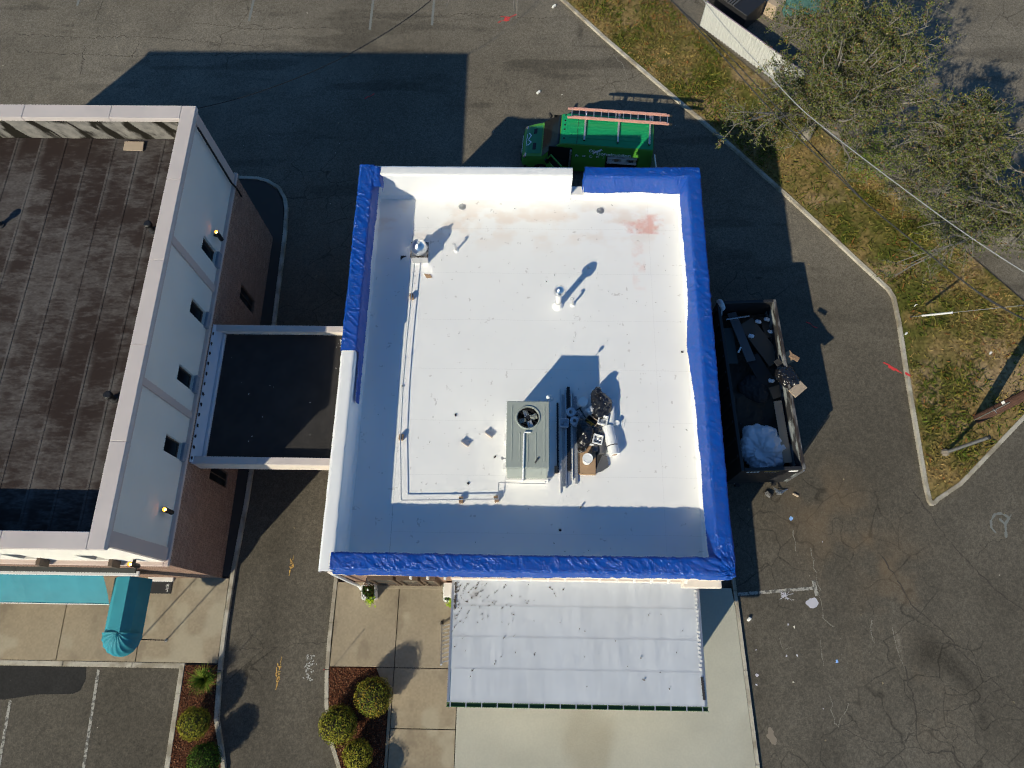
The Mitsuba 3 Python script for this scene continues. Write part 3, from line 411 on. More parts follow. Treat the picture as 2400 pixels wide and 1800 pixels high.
part(C, 'wall', cat_([bx(5.38, 5.52, -.72, 2.2, 0, CZ-.22), bx(-1.7, 5.4, -.72, -.6, 0, CZ-.22), bx(-1.7, -1.56, -.6, 2.2, 0, CZ-.22)]), 'cream'); part(C, 'downspout', tube([(5.6, -.62, CZ-.2), (5.6, -.62, .2), (5.68, -.7, .15)], .05, 8), 'white_plastic')
rg = np.random.default_rng(3); n = 120; P = np.c_[CX0+.05+rg.exponential(.75, n), CY1-.12-rg.exponential(.55, n)]; P = P[(P[:, 0] < CX1-.2) & (P[:, 1] > CY0+.2)]; P = np.vstack([P, np.c_[CX0+.07+.05*rg.random(60), rg.uniform(1.25, 2.05, 60)], np.c_[rg.uniform(-1.5, 5.2, 26), rg.uniform(-1.2, 2, 26)]])
nn = unit(len(P), rg); nn[:, 2] = abs(nn[:, 2])+1; nn /= np.linalg.norm(nn, axis=1, keepdims=True)
single('fallen_leaves', quads(np.c_[P, np.full(len(P), CZ+.05)], nn, unit(len(P), rg), rg.uniform(.02, .05, len(P)), rg.uniform(.04, .10, len(P))), 'dirt_bits', 'dry dark leaves lying on the silver canopy roof, thickest at its top left corner', 'fallen leaves', kind='stuff')

# ---------------------------------------------------------------- brown roofed building
LB = thing('office_building', 'two storey building with a dark brown flat roof, grey stucco walls and brick base', 'building')
LX, LY0, LY1, LT, LD = -10.58, 2.36, 16.14, 7.94, 6.92
def holes(m, hs):
    r = m3.Manifold(m3.Mesh(np.array(m.vertices, np.float32), np.array(m.faces, np.uint32)))
    for h in hs: r = r - m3.Manifold(m3.Mesh(np.array(h.vertices, np.float32), np.array(h.faces, np.uint32)))
    return tri(r)
EW = [(12.55, .50), (10.25, .50), (7.96, .51), (5.70, .52)]; FW = [-12.28, -14.41, -16.54]; LWn = [(12.5, .58, .95, 2.4), (5.62, .58, .9, 2.45)]
part(LB, 'upper_wall', holes(bx(-25.5, LX, LY0, LY1, 4.40, 7.72), [bx(-25.1, -11.0, 2.68, 15.74, 6.75, 8)] + [bx(LX-.16, LX+.1, y-w/2, y+w/2, 4.66, 5.74) for y, w in EW] + [bx(x-.27, x+.27, LY0-.1, LY0+.2, 4.66, 5.74) for x in FW]), 'stucco')
part(LB, 'brick_base', holes(bx(-25.56, LX+.06, LY0-.07, LY1+.06, 0, 4.32), [bx(LX-.06, LX+.2, y-w/2, y+w/2, a, b) for y, w, a, b in LWn]), 'brick'); part(LB, 'ledge', cat_([bx(LX-.02, LX+.13, LY0-.13, LY1+.12, 4.32, 4.44, .02), bx(-25.45, LX-.02, LY0-.13, LY0+.02, 4.32, 4.44, .02), bx(-25.45, LX-.02, LY1-.02, LY1+.12, 4.32, 4.44, .02)]), 'pilaster')
for y, w in EW:
    k = part(LB, 'window', cat_([bx(LX-.13, LX-.09, y-w/2, y+w/2, 4.66, 4.71), bx(LX-.13, LX-.09, y-w/2, y+w/2, 5.69, 5.74), bx(LX-.13, LX-.09, y-w/2, y-w/2+.04, 4.71, 5.69), bx(LX-.13, LX-.09, y+w/2-.04, y+w/2, 4.71, 5.69)]), 'frame'); part(k, 'pane', bx(LX-.125, LX-.115, y-w/2+.04, y+w/2-.04, 4.71, 5.69), 'dark_glass'); part(k, 'sill', bx(LX-.1, LX+.10, y-w/2-.03, y+w/2+.03, 4.44, 4.655, .01), 'slate_blue')
for x in FW:
    k = part(LB, 'window', cat_([bx(x-.27, x+.27, LY0+.10, LY0+.14, 4.66, 4.71), bx(x-.27, x-.23, LY0+.1, LY0+.14, 4.71, 5.74), bx(x+.23, x+.27, LY0+.1, LY0+.14, 4.71, 5.74)]), 'frame'); part(k, 'pane', bx(x-.23, x+.23, LY0+.125, LY0+.135, 4.71, 5.74), 'dark_glass')
    part(LB, 'window_bracket', bx(x+.29, x+.44, LY0-.22, LY0+.02, 4.5, 4.95, .02), 'frame')
for y, w, a, b in LWn:
    k = part(LB, 'window', cat_([bx(LX-.03, LX+.02, y-w/2, y+w/2, a, a+.05), bx(LX-.03, LX+.02, y-w/2, y+w/2, b-.05, b), bx(LX-.03, LX+.02, y-w/2, y-w/2+.05, a+.05, b-.05), bx(LX-.03, LX+.02, y+w/2-.05, y+w/2, a+.05, b-.05), bx(LX-.03, LX+.015, y-.015, y+.015, a+.05, b-.05)]), 'frame'); part(k, 'pane', bx(LX-.025, LX-.015, y-w/2+.05, y+w/2-.05, a+.05, b-.05), 'dark_glass')
for y, w in ((11.48, .26), (6.93, .22), (2.58, .40), (15.92, .40)): part(LB, 'pilaster', bx(LX-.02, LX+.055, y-w/2, y+w/2, 4.44, 7.70), 'pilaster')
part(LB, 'drain_pipe', tube([(LX+.10, 15.62, 7.6), (LX+.10, 15.62, 4.7), (LX+.18, 15.6, 4.4), (LX+.18, 15.6, 3.9)], .035, 7), 'black')
part(LB, 'fascia', cat_([bx(-25.45, LX+.03, LY0-.03, LY0+.1, 7.60, 7.76), bx(LX-.1, LX+.03, LY0+.1, LY1-.1, 7.60, 7.76), bx(-25.45, LX+.03, LY1-.1, LY1+.03, 7.60, 7.76)]), 'pilaster')
def copseg(x0, x1, y0, y1): part(LB, 'coping', bx(x0, x1, y0, y1, 7.76, LT, .012), 'coping')
ex = [-25.55, -24, -21, -18.6, -16.0, -13.2, -10.95]
for a, b in zip(ex[:-1], ex[1:]): copseg(a+.003, b-.003, 15.70, 16.21); copseg(a+.003, b-.003, 2.26, 2.71)
ey = [2.26, 5.1, 7.9, 10.6, 13.4, 16.21]
for a, b in zip(ey[:-1], ey[1:]): copseg(-10.947, -10.49, a+.003, b-.003)
part(LB, 'parapet_face', bx(-25.45, -10.97, 15.72, 15.80, 6.8, 7.76), 'stained', label='inner parapet face streaked black and grey'); part(LB, 'parapet_face', bx(-11.02, -10.97, 2.7, 15.72, 6.8, 7.76), 'bitumen'); part(LB, 'parapet_face', bx(-25.45, -11.02, 2.63, 2.69, 6.8, 7.76), 'bitumen')
part(LB, 'roof_deck', bx(-25.2, -10.99, 2.65, 15.75, 6.8, 6.905), 'bitumen')
for i in range(17):
    x1 = -11.03-.815*i + .01; x0 = x1-.85; tl = .0016*(i % 3); br = sorted([15.71] + [2.71] + ([9.9] if i in (1, 2, 0) else []) + ([8.7] if i == 5 else []) + ([12.4] if i in (3, 7) else []))
    for a, b in zip(br[:-1], br[1:]):
        part(LB, 'roof_strip', trimesh.convex.convex_hull(np.array([(x, y, z) for x, z in ((x0, LD), (x1, LD+.012+tl), (x0, LD-.03), (x1, LD-.03)) for y in (a, b+.03*(b < 15))])), 'bitumen')
def roofpipe(x, y, lb, z=LD):
    k = thing('roof_vent', lb, 'vent pipe'); part(k, 'pipe', lathe([(0, 0), (.13, 0), (.12, .05), (.075, .07), (.075, .36), (0, .36)], (x, y, z), 20), 'mat_dark'); part(k, 'cap', lathe([(0, .30), (.115, .30), (.12, .40), (.09, .43), (0, .43)], (x, y, z), 20), 'black')
roofpipe(-11.60, 12.22, 'short black vent pipe on the brown roof near the far end of its right edge'); roofpipe(-11.66, 6.62, 'short black vent pipe on the brown roof, nearer the middle of its right edge'); roofpipe(-16.45, 12.35, 'black vent pipe on the brown roof cut by the left frame edge')
single('plywood_board', ob((.62, .34, .04), (-12.80, 15.36, LD+.08), 2, 3, 4, .006), 'tan_board', 'pale plywood board lying on the brown roof near its rear parapet', 'board')
# wall lamps
def lamp(x, y, z, nx, ny, lb, up=True):
    k = thing('wall_lamp', lb, 'wall lamp', 'cylinder wall lamps'); cx, cy = x+nx*.16, y+ny*.16
    part(k, 'housing', lathe([(.066, -.26), (.072, -.26), (.072, .24), (.066, .24), (.062, .17), (.062, -.2), (.066, -.26)], (cx, cy, z), 20), 'black'); part(k, 'bracket', bx(min(x, cx-.03*ny**2), max(x, cx+.03*ny**2), min(y, cy-.03*nx**2), max(y, cy+.03*nx**2), z-.04, z+.04), 'black'); part(k, 'reflector', lathe([(0, .12), (.06, .17), (.062, .235)], (cx, cy, z), 18), 'brass')
    b = numbered(f'{k}__bulb'); scene[b] = {**mikit.ply(trimesh.creation.icosphere(2, .036).apply_translation([cx, cy, z+.175]), 'paper', smooth=True), 'emitter': {'type': 'area', 'radiance': {'type': 'rgb', 'value': [4.5, 2.3, .7]}}}
lamp(LX, 13.22, 5.05, 1, 0, 'lit black cylinder lamp at the far end of the stucco wall'); lamp(LX, 3.76, 5.12, 1, 0, 'lit black cylinder lamp near the corner of the stucco wall'); lamp(-11.22, LY0, 4.95, 0, -1, 'lit black cylinder lamp on the sunny front wall above the teal awning')
# link roof between the buildings
K = thing('link_canopy', 'black flat roofed link with pale edges spanning the drive between the two buildings', 'canopy roof')
part(K, 'roof', bx(-10.5, -5.80, 5.6, 10.2, 3.5, 3.74), 'black_roof'); part(K, 'soffit', bx(-10.5, -5.80, 5.55, 10.25, 3.3, 3.36), 'frame')
for y0, y1 in ((10.10, 10.33), (5.47, 5.71)):
    part(K, 'beam', bx(-10.5, -5.82, y0+.02, y1-.02, 3.3, 3.99), 'cream')
    for a, b in ((-10.5, -8.4), (-8.397, -5.82)): part(K, 'coping', bx(a, b, y0, y1, 3.99, 4.05, .008), 'coping')
part(K, 'wall_flashing', cat_([trimesh.convex.convex_hull(np.array([(-10.5, y, z) for y in (5.5, 10.3) for z in (3.7, 4.15)] + [(-10.2, y, 3.76) for y in (5.5, 10.3)])), bx(-10.26, -10.16, 5.72, 10.09, 3.7, 3.86, .02)]), 'slate_light')
for i in range(26): part(K, 'sealant_blob', crumple(hull([(-10.46+R.normal(0, .012), 5.6+.18*i, 4.1), (-10.45, 5.66+.18*i, 4.13)], .02), .012, 20, i), 'black') if i % 2 == 0 else None
single('roof_grit', cat_([bx(x-s, x+s, y-s, y+s, 3.74, 3.74+s) for x, y, s in zip(np.r_[R.normal(-6.05, .15, 45), R.uniform(-10, -6, 14)], np.r_[R.normal(9.9, .15, 45), R.uniform(5.8, 10, 14)], R.uniform(.005, .014, 59))]), 'paper', 'white grit and scraps on the black link roof', 'grit', kind='stuff')
# teal awning
A = thing('teal_awning', 'teal fabric awning along the front wall with a rounded entrance tunnel', 'awning')
for i, (a, b) in enumerate(zip(np.arange(-22.2, -13.3, .9), np.arange(-21.3, -12.4, .9))):
    b = min(b, -12.95) if b < -12.6 else -12.95; n = 7; v = []
    for s in np.linspace(0, 1, n):
        for t in np.linspace(0, 1, 9): v.append((a+(b-a)*s, 2.1-.86*t, 2.92-.72*t-.10*math.sin(math.pi*t)*.4-.018*math.sin(math.pi*s)))
    f = [(p*9+q, (p+1)*9+q, (p+1)*9+q+1) for p in range(n-1) for q in range(8)] + [(p*9+q, (p+1)*9+q+1, p*9+q+1) for p in range(n-1) for q in range(8)]
    part(A, 'fabric_panel', trimesh.Trimesh(v, f, process=False), 'teal', smooth=True)
part(A, 'front_hem', bx(-22.2, -13.2, 1.215, 1.245, 2.14, 2.22, .005), 'white_metal'); part(A, 'wall_rail', bx(-22.2, -12.02, 2.06, 2.22, 2.93, 3.0, .01), 'white_metal'); part(A, 'valance', bx(-22.2, -13.2, 1.225, 1.24, 1.95, 2.14), 'teal')
for x in (-21., -19.4, -17.9, -16.3, -14.7, -13.3): part(A, 'rafter', tube([(x, 2.2, 2.84), (x, 1.26, 2.10)], .014, 6), 'black')
pr = [(-13.22, 1.98), (-13.18, 2.2), (-12.78, 2.76), (-12.32, 2.93), (-12.14, 2.6), (-12.05, 1.98)]
for (x0, z0), (x1, z1) in zip(pr[:-1], pr[1:]):
    part(A, 'tunnel_panel', trimesh.Trimesh([(x0, .37, z0), (x1, .37, z1), (x1, 2.06, z1), (x0, 2.06, z0)], [(0, 1, 2), (0, 2, 3)], process=False), 'teal')
v, f, cx = [], [], -12.635; ng, ns, nr = 9, 5, 9
for gi in range(ng*ns+1):
    t = math.pi + math.pi*gi/(ng*ns); sc = abs(math.sin(math.pi*gi/ns)); 
    for j in range(nr):
        s = j/(nr-1); r = .585*math.sin(s*math.pi/2)**.8; zz = 1.98+.95*math.cos(s*math.pi/2)**.75; q = 1-.05*sc*math.sin(s*math.pi)
        ax = cx + .25*(1-s); v.append((ax + r*q*math.cos(t) - .25*(1-s)*0, .37 + r*1.22*q*math.sin(t), zz-.02*sc))
for gi in range(ng*ns):
    for j in range(nr-1): a = gi*nr+j; f += [(a, a+1, a+nr+1), (a, a+nr+1, a+nr)]
part(A, 'fan_end', trimesh.Trimesh(v, f, process=False), 'teal', smooth=32)
for x in (-13.03, -12.11): part(A, 'post', cyl((x, .19, .1), (x, .19, 2.0), .018, n=8), 'black'); part(A, 'foot', cyl((x, .19, .12), (x, .19, .15), .05, n=10), 'galv')
single('awning_flashing', cat_([bx(-22, -12.05, 2.14, 2.30, 3.10, 3.17, .01)] + [bx(x, x+.05, 2.13, 2.30, 3.171, 3.178) for x in (-19.2, -16.9, -15.9, -13.2)]), 'slate_dark', 'dark metal flashing strip above the teal awning', 'flashing')
k = single('door_mat', ob((.72, .42, .02), (-12.59, 1.94, .145), 0, 0, 0, .004), 'mat_dark', 'black door mat with white marks on the tan pavement beside the teal awning', 'mat')
for i in range(9): part(k, 'white_marking', line([(-12.40+R.normal(0, .03), 1.8+.028*i), (-12.38+.05*R.random(), 1.82+.03*i), (-12.34+.06*R.random(), 1.80+.03*i)], .012, .1555+.0005*i, jitter=.006, seed=i), 'paper')
part(LB, 'step', bx(-13.1, -12.2, 2.14, 2.29, .12, .2, .01), 'white_metal')

# ---------------------------------------------------------------- things on the white roof
HV = thing('air_conditioner', 'grey rooftop air conditioner with a round fan on the white roof', 'air conditioner')
x0, x1, y0, y1, zb, zt = -.41, .85, 5.13, 7.19, 4.06, 5.52
part(HV, 'cabinet', holes(bx(x0, x1, y0, y1, zb, zt-.05, .01), [cyl((.22, 6.68, zt-.7), (.22, 6.68, zt+.1), .325, n=40)]), 'hvac')
lid = holes(bx(x0-.02, x1+.02, y0-.02, y1+.02, zt-.05, zt, .02), [cyl((.22, 6.68, zt-.2), (.22, 6.68, zt+.1), .325, n=40)]); part(HV, 'lid', lid, 'hvac', smooth=25)
for gx, a, b in ((-.26, 5.3, 7.05), (-.02, 5.3, 6.2), (.22, 5.3, 6.2), (.46, 5.3, 6.2), (.72, 5.3, 7.05)): part(HV, 'lid_rib', trimesh.convex.convex_hull(np.array([(gx+dx, y, zt+dz) for dx, dz in ((-.022, 0), (.022, 0), (-.008, .014), (.008, .014)) for y in (a, b)])), 'hvac')
part(HV, 'fan_ring', lathe([(.325, -.10), (.335, .03), (.362, .034), (.378, .0), (.37, -.01)], (.22, 6.68, zt), 48), 'hvac', smooth=40)
part(HV, 'fan_well', lathe([(0, -.62), (.31, -.62), (.322, -.05)], (.22, 6.68, zt), 36), 'black')
gd = part(HV, 'fan_guard', cat_([tube([(.22+.36*math.cos(a), 6.68+.36*math.sin(a), zt+.025), (.22+.05*math.cos(a+.15), 6.68+.05*math.sin(a+.15), zt+.05)], .007, 6) for a in np.arange(8)*math.pi/4+.2] + [tube([(.22+r*math.cos(t), 6.68+r*math.sin(t), zt+.035) for t in np.linspace(0, 2*math.pi, 33)], .004, 5) for r in (.12, .22, .30)] + [cyl((.22, 6.68, zt+.03), (.22, 6.68, zt+.055), .06)]), 'black')
for i in range(4):
    a = .35+i*math.pi/2; part(HV, 'fan_blade', place(bx(.07, .29, -.085, .085, -.006, .006, .004), (.22, 6.68, zt-.12), math.degrees(a), 24), 'galv' if i % 2 else 'hvac')
part(HV, 'front_panel', bx(x0+.03, x1-.2, y0-.012, y0, zb+.1, zt-.12, .006), 'hvac'); part(HV, 'front_panel', bx(x1-.19, x1-.03, y0-.012, y0, zb+.1, zt-.12, .006), 'hvac')
part(HV, 'side_grille', bx(x0-.02, x0, y0+.3, y1-.2, zb+.15, zt-.15, .004), 'galv'); part(HV, 'drain_box', bx(x0-.13, x0-.01, 5.35, 5.55, zb, zb+.25, .01), 'white_metal'); part(HV, 'disconnect_box', bx(x0-.10, x0-.02, 6.1, 6.35, 4.5, 4.85, .01), 'white_metal'); part(HV, 'gas_valve', cat_([cyl((x0-.2, 5.75, 4.15), (x0, 5.75, 4.15), .02), cyl((x0-.16, 5.75, 4.05), (x0-.16, 5.75, 4.25), .035)]), 'steel')
part(HV, 'base_curb', bx(x0-.05, x1+.05, y0-.06, y1+.04, D, zb, .015), 'white_metal'); part(HV, 'vent_pipe', tube([(.30, 6.2, zt+.04), (.12, 6.2, zt+.05), (.10, 6.15, zt+.05), (.09, 5.10, zt+.04), (.09, 5.06, zt-.02), (.09, 5.04, zb)], .024, 8), 'white_plastic'); part(HV, 'handle', cat_([tube([(.45, 5.28, zt), (.45, 5.28, zt+.06), (.50, 5.36, zt+.07), (.53, 5.42, zt+.02)], .022, 7)]), 'rusty')
for y in (5.5, 6.1, 6.7): part(HV, 'latch', bx(x1, x1+.025, y, y+.05, 4.9, 5.05, .006), 'black')
part(HV, 'flange', bx(x1+.02, x1+.16, y0+.02, y0+.06, zb-.08, zb+.06), 'galv')
k = thing('roof_lamp', 'thin pole with a white bulb standing behind the air conditioner', 'lamp pole'); part(k, 'pole', cyl((.82, 7.28, D), (.82, 7.30, 5.6), .012, n=8), 'galv'); part(k, 'globe', trimesh.creation.icosphere(2, .06).apply_translation([.82, 7.3, 5.66]), 'white_plastic', smooth=True); part(k, 'collar', cyl((.82, 7.3, 5.56), (.82, 7.3, 5.61), .04), 'black')
# gas line on blocks
GP = thing('gas_pipe', 'thin grey gas pipe running along the left and front of the white roof', 'pipe')
zp = D+.19
part(GP, 'pipe', tube([(-3.83, 12.9, zp), (-3.86, 11.5, zp), (-3.90, 10.2, zp), (-3.92, 8.3, zp), (-3.88, 6.4, zp), (-3.72, 4.44, zp), (-3.71, 4.42, zp), (-2.2, 4.46, zp), (-.68, 4.50, zp), (-.67, 4.52, zp), (-.67, 5.02, zp+.02), (-.65, 5.03, zp+.02), (.1, 5.0, zp+.05), (.80, 5.0, zp+.08), (.80, 5.1, zp+.1)], .017, 7), 'galv')
part(GP, 'pipe_coupling', cat_([cyl((-3.905, 9.2, zp), (-3.908, 9.3, zp), .028, n=9)]), 'galv'); part(GP, 'pipe_coupling', cyl((-2.3, 4.457, zp), (-2.2, 4.46, zp), .028, n=9), 'galv')
for i, (x, y, r) in enumerate(((-3.87, 11.6, 10), (-3.88, 6.5, -8), (-1.85, 4.47, 4), (-.74, 4.52, 15), (-3.92, 9.0, 3))[:4]):
    single('support_block', ob((.13, .19, .17), (x, y, D+.085), r, 0, 0, .008), 'wood', ['wooden block under the gas pipe below the hooded vent', 'wooden block under the gas pipe beside the lower left shadow edge', 'wooden block under the front run of the gas pipe, midway', 'wooden block under the gas pipe nearest the air conditioner'][i], 'block', 'blocks under the gas pipe')
for i, (x, y, r) in enumerate(((-1.79, 6.35, -35), (-1.02, 6.66, -38))):
    k = thing('loose_block', ['short wooden block alone on the roof, the lower left of two', 'short wooden block alone on the roof, nearer the air conditioner'][i], 'block'); part(k, 'timber', ob((.28, .10, .10), (x, y, D+.05), r, 0, 0, .006), 'wood'); part(k, 'metal_strap', ob((.29, .105, .02), (x, y, D+.107), r), 'galv')
# vents
k = thing('hooded_vent', 'galvanised turbine vent on a square curb in the upper left of the roof', 'roof vent')
part(k, 'curb', bx(-3.93, -3.36, 12.98, 13.52, D, D+.44, .012), 'galv'); part(k, 'curb_rim', cat_([bx(-3.96, -3.33, 12.95, 13.0, D+.44, D+.49), bx(-3.96, -3.33, 13.5, 13.55, D+.44, D+.49), bx(-3.96, -3.91, 13., 13.5, D+.44, D+.49), bx(-3.38, -3.33, 13., 13.5, D+.44, D+.49)]), 'rusty')
part(k, 'base_plate', bx(-3.92, -3.37, 12.99, 13.51, D+.441, D+.455), 'galv'); part(k, 'neck', lathe([(.2, 0), (.2, .18), (.24, .2)], (-3.64, 13.25, D+.45), 28), 'galv', smooth=30); part(k, 'hood', lathe([(.27, .1), (.285, .14), (.27, .24), (.22, .34), (.13, .42), (.075, .46), (.06, .52), (.03, .58), (0, .6)], (-3.64, 13.25, D+.5), 32), 'chrome', smooth=35); part(k, 'hood_band', lathe([(.286, .10), (.30, .12), (.286, .15)], (-3.64, 13.25, D+.5), 32), 'galv')
k = thing('chimney_flue', 'tall round metal flue with a domed cap in the middle of the roof', 'flue')
part(k, 'stack', lathe([(.10, 0), (.10, 1.1)], (1.24, 11.34, D), 24), 'white_metal', smooth=True); part(k, 'base_boot', lathe([(.19, 0), (.17, .05), (.125, .12), (.118, .26), (.10, .27)], (1.24, 11.34, D), 24), 'membrane', smooth=40); part(k, 'collar', lathe([(.10, .3), (.113, .3), (.113, .36), (.10, .36)], (1.24, 11.34, D), 24), 'galv'); part(k, 'cap', lathe([(.12, 1.05), (.195, 1.07), (.20, 1.14), (.18, 1.22), (.12, 1.31), (.03, 1.36), (0, 1.365)], (1.24, 11.34, D), 28), 'chrome', smooth=35)
def hook(x, y, h, lb, col='galv'):
    k = thing('vent_pipe', lb, 'vent pipe'); part(k, 'pipe', tube([(x, y, D), (x, y, D+h*.8), (x-.015, y+.01, D+h), (x-.05, y+.02, D+h+.02), (x-.085, y+.03, D+h-.03)], .035, 10), col, smooth=40); part(k, 'boot', lathe([(.10, 0), (.08, .02), (.045, .08)], (x, y, D), 16), 'membrane', smooth=40)
hook(-2.40, 13.52, .42, 'bent vent pipe beside the hooded vent'); hook(1.76, 11.40, .43, 'short bent vent pipe beside the tall metal flue'); 
k = thing('vent_pipe', 'short open pipe in the front strip of roof shade', 'vent pipe'); part(k, 'pipe', lathe([(.045, 0), (.055, 0), (.055, .22), (.045, .22), (.045, 0)], (1.26, 3.56, D), 18), 'white_plastic'); part(k, 'bore', lathe([(0, .05), (.045, .05)], (1.26, 3.56, D), 18), 'black')
k = thing('vent_pipe', 'tiny black pipe stub just inside the front shadow edge', 'vent pipe'); part(k, 'stub', cyl((1.92, 4.3, D), (1.92, 4.3, D+.14), .03, n=10), 'rusty')
for i, (x, y) in enumerate(((-2.25, 15.36), (2.83, 15.25))):
    k = thing('roof_drain', ['round grey roof drain with a dome strainer, left of the two near the rear parapet', 'round grey roof drain with a dome strainer, right of the two near the rear parapet'][i], 'drain', 'drains near the rear parapet'); part(k, 'flange', lathe([(0, .012), (.13, .012), (.14, 0)], (x, y, D), 24), 'steel'); part(k, 'strainer', cat_([tube([(x+.10*math.cos(a), y+.10*math.sin(a), D+.01), (x+.085*math.cos(a), y+.085*math.sin(a), D+.05), (x+.03*math.cos(a), y+.03*math.sin(a), D+.075)], .009, 5) for a in np.arange(10)*math.pi/5] + [cyl((x, y, D+.06), (x, y, D+.08), .035)]), 'steel')
# scraps
rg = np.random.default_rng(21); n = 70; P = np.c_[rg.uniform(-4.9, 5.5, n), rg.uniform(2.8, 15.5, n)]; P = P[~((P[:, 0] > -.6) & (P[:, 0] < 3.3) & (P[:, 1] > 4.9) & (P[:, 1] < 8))]; nn = unit(len(P), rg); nn[:, 2] = 2; nn /= np.linalg.norm(nn, axis=1, keepdims=True)
single('roof_scraps', quads(np.c_[P, np.full(len(P), D+.012)], nn, unit(len(P), rg), rg.uniform(.010, .025, len(P)), rg.uniform(.03, .08, len(P))), 'dirt_bits', 'small dark scraps and shavings scattered over the white roof', 'scraps', kind='stuff')
single('membrane_scrap', prism(Polygon([(-4.38, 13.28), (-4.14, 13.27), (-4.28, 13.2), (-4.37, 13.08)]), D+.004, D+.012), 'black', 'black triangular scrap lying in the left strip of roof shade', 'scrap')
single('metal_sliver', ob((.035, .34, .012), (-3.97, 13.72, D+.012), 14), 'steel', 'thin dark metal sliver lying above the hooded vent', 'scrap'); single('cardboard_scrap', prism(Polygon([(-3.5, 12.55), (-3.28, 12.52), (-3.2, 12.4), (-3.4, 12.38)]), D+.004, D+.02), 'card', 'torn beige cardboard scrap below the hooded vent', 'scrap')
for i, (x, y) in enumerate(((5.45, 9.65), (-.82, 5.9), (-2.15, 7.3), (-1.65, 5.02), (-3.96, 8.3))): single('membrane_scrap', crumple(ob((.07, .045, .02), (x, y, D+.02), i*47), .01, 14, i), 'black', ['small black scrap by the right hand parapet', 'small dark scrap beside the air conditioner base', 'small dark scrap left of the air conditioner fan', 'small dark scrap near the front gas pipe', 'black scrap touching the left gas pipe'][i], 'scrap')
# stacked metal strips
ST = [(1.21, 5.40, 7.76, .06, .05, 'black', 'dark metal strip, first on the left of the stack by the air conditioner'), (1.30, 4.74, 8.25, .035, .05, 'aluminium', 'narrow bright metal strip second in the stack'), (1.39, 4.95, 8.05, .06, .07, 'steel', 'grey metal channel third in the stack'), (1.47, 4.9, 8.2, .05, .10, 'galv', 'galvanised channel left of the wide black strip'), (1.565, 5.45, 8.30, .10, .13, 'black', 'wide black strip in the middle of the stack'), (1.56, 5.0, 5.5, .08, .06, 'galv', 'short bright gutter end below the wide black strip'), (1.665, 5.15, 8.05, .04, .09, 'white_metal', 'white edge strip right of the wide black strip'), (1.72, 5.3, 8.1, .035, .05, 'steel', 'thin grey strip second from the right of the stack'), (1.80, 5.05, 7.98, .08, .08, 'slate_blue', 'blue grey channel at the right of the stack')]
for i, (x, a, b, w, h, m, lb) in enumerate(ST):
    k = thing('metal_strip', lb, 'metal strip', 'metal strips stacked beside the air conditioner'); r = R.normal(0, .4)
    part(k, 'web', place(bx(-w/2, w/2, a, b, .0, .012), (x, 0, D+.02+.02*(i % 3)), 0)if False else bx(x-w/2, x+w/2, a, b, D+h-.012, D+h), m); part(k, 'flange', bx(x-w/2, x-w/2+.008, a+.004, b-.004, D+.005, D+h-.012), m); part(k, 'flange', bx(x+w/2-.008, x+w/2, a+.004, b-.004, D+.005, D+h-.012), m)
single('timber_end', bx(1.10, 1.2, 5.38, 5.62, D, D+.09, .006), 'wood', 'stub of timber under the left end of the metal strips', 'timber')
# buckets, tools, rolls beside the strips
def pail(x, y, z, r, h, m, lb, tilt=(0, 0), lid=True, inside='white_plastic', cat='bucket'):
    k = thing('bucket', lb, cat); X = lambda q: place(q, (x, y, z), 0, *tilt)
    part(k, 'shell', X(lathe([(0, 0), (r*.86, 0), (r*.97, h*.8), (r*1.05, h*.82), (r*1.05, h*.86), (r, h*.88), (r, h)] + ([] if lid else [(r*.94, h), (r*.82, .02), (0, .02)]), n=24)), m, smooth=30)
    if lid: part(k, 'lid', X(lathe([(0, h+.012), (r*.86, h+.012), (r*.9, h+.02), (r*1.06, h+.02), (r*1.07, h-.02)], n=24)), m, smooth=30)
    part(k, 'handle', X(tube([(r*1.05*math.cos(t), r*1.05*math.sin(t), h*.80-.02*math.sin(t)) for t in np.linspace(.2, 2.9, 10)], .005, 5)), 'steel'); return k
pail(2.13, 5.78, D+.12, .155, .36, 'white_plastic', 'white lidded bucket standing on the brown board'); pail(2.03, 7.72, D, .15, .34, 'white_plastic', 'white lidded bucket at the head of the clutter in the shade', (0, 0)); pail(2.25, 7.45, D, .145, .34, 'foil', 'open bucket with crumpled silver foil inside', (0, 0), False, cat='bucket')
single('foil_scrap', crumple(hull([(2.22, 7.43, D+.26), (2.29, 7.48, D+.28)], .085, .03), .04, 14, 2), 'foil', 'crumpled silver foil filling the open bucket', 'foil')
for i, (x, y, r, lb) in enumerate(((2.66, 7.10, -12, 'white square tub with grey rags inside, upper of two'), (2.48, 6.45, -14, 'white square tub with grey rags inside, lower of two'))):
    k = thing('square_tub', lb, 'tub'); X = lambda q: place(q, (x, y, D), r)
    part(k, 'tub', X(holes(bx(-.14, .14, -.14, .14, 0, .34, .03), [bx(-.115, .115, -.115, .115, .03, .5)])), 'white_plastic'); part(k, 'rim', X(cat_([bx(-.16, .16, a, a+.025, .30, .345, .006) for a in (-.16, .135)] + [bx(a, a+.025, -.134, .134, .30, .345, .006) for a in (-.16, .135)])), 'white_plastic')
    part(k, 'rags', X(crumple(hull([(-.06, -.05, .16), (.06, .05, .18)], .07, .03), .05, 12, i)), 'galv')
single('white_batten', ob((.32, .05, .04), (2.22, 6.30, D+.24), -6, 0, 0, .006), 'white_plastic', 'short white batten end jutting from the lower square tub', 'batten')
k = thing('tool_case', 'open black case with orange tools among the clutter', 'tool case'); X = lambda q: place(q, (2.28, 7.06, D), -38)
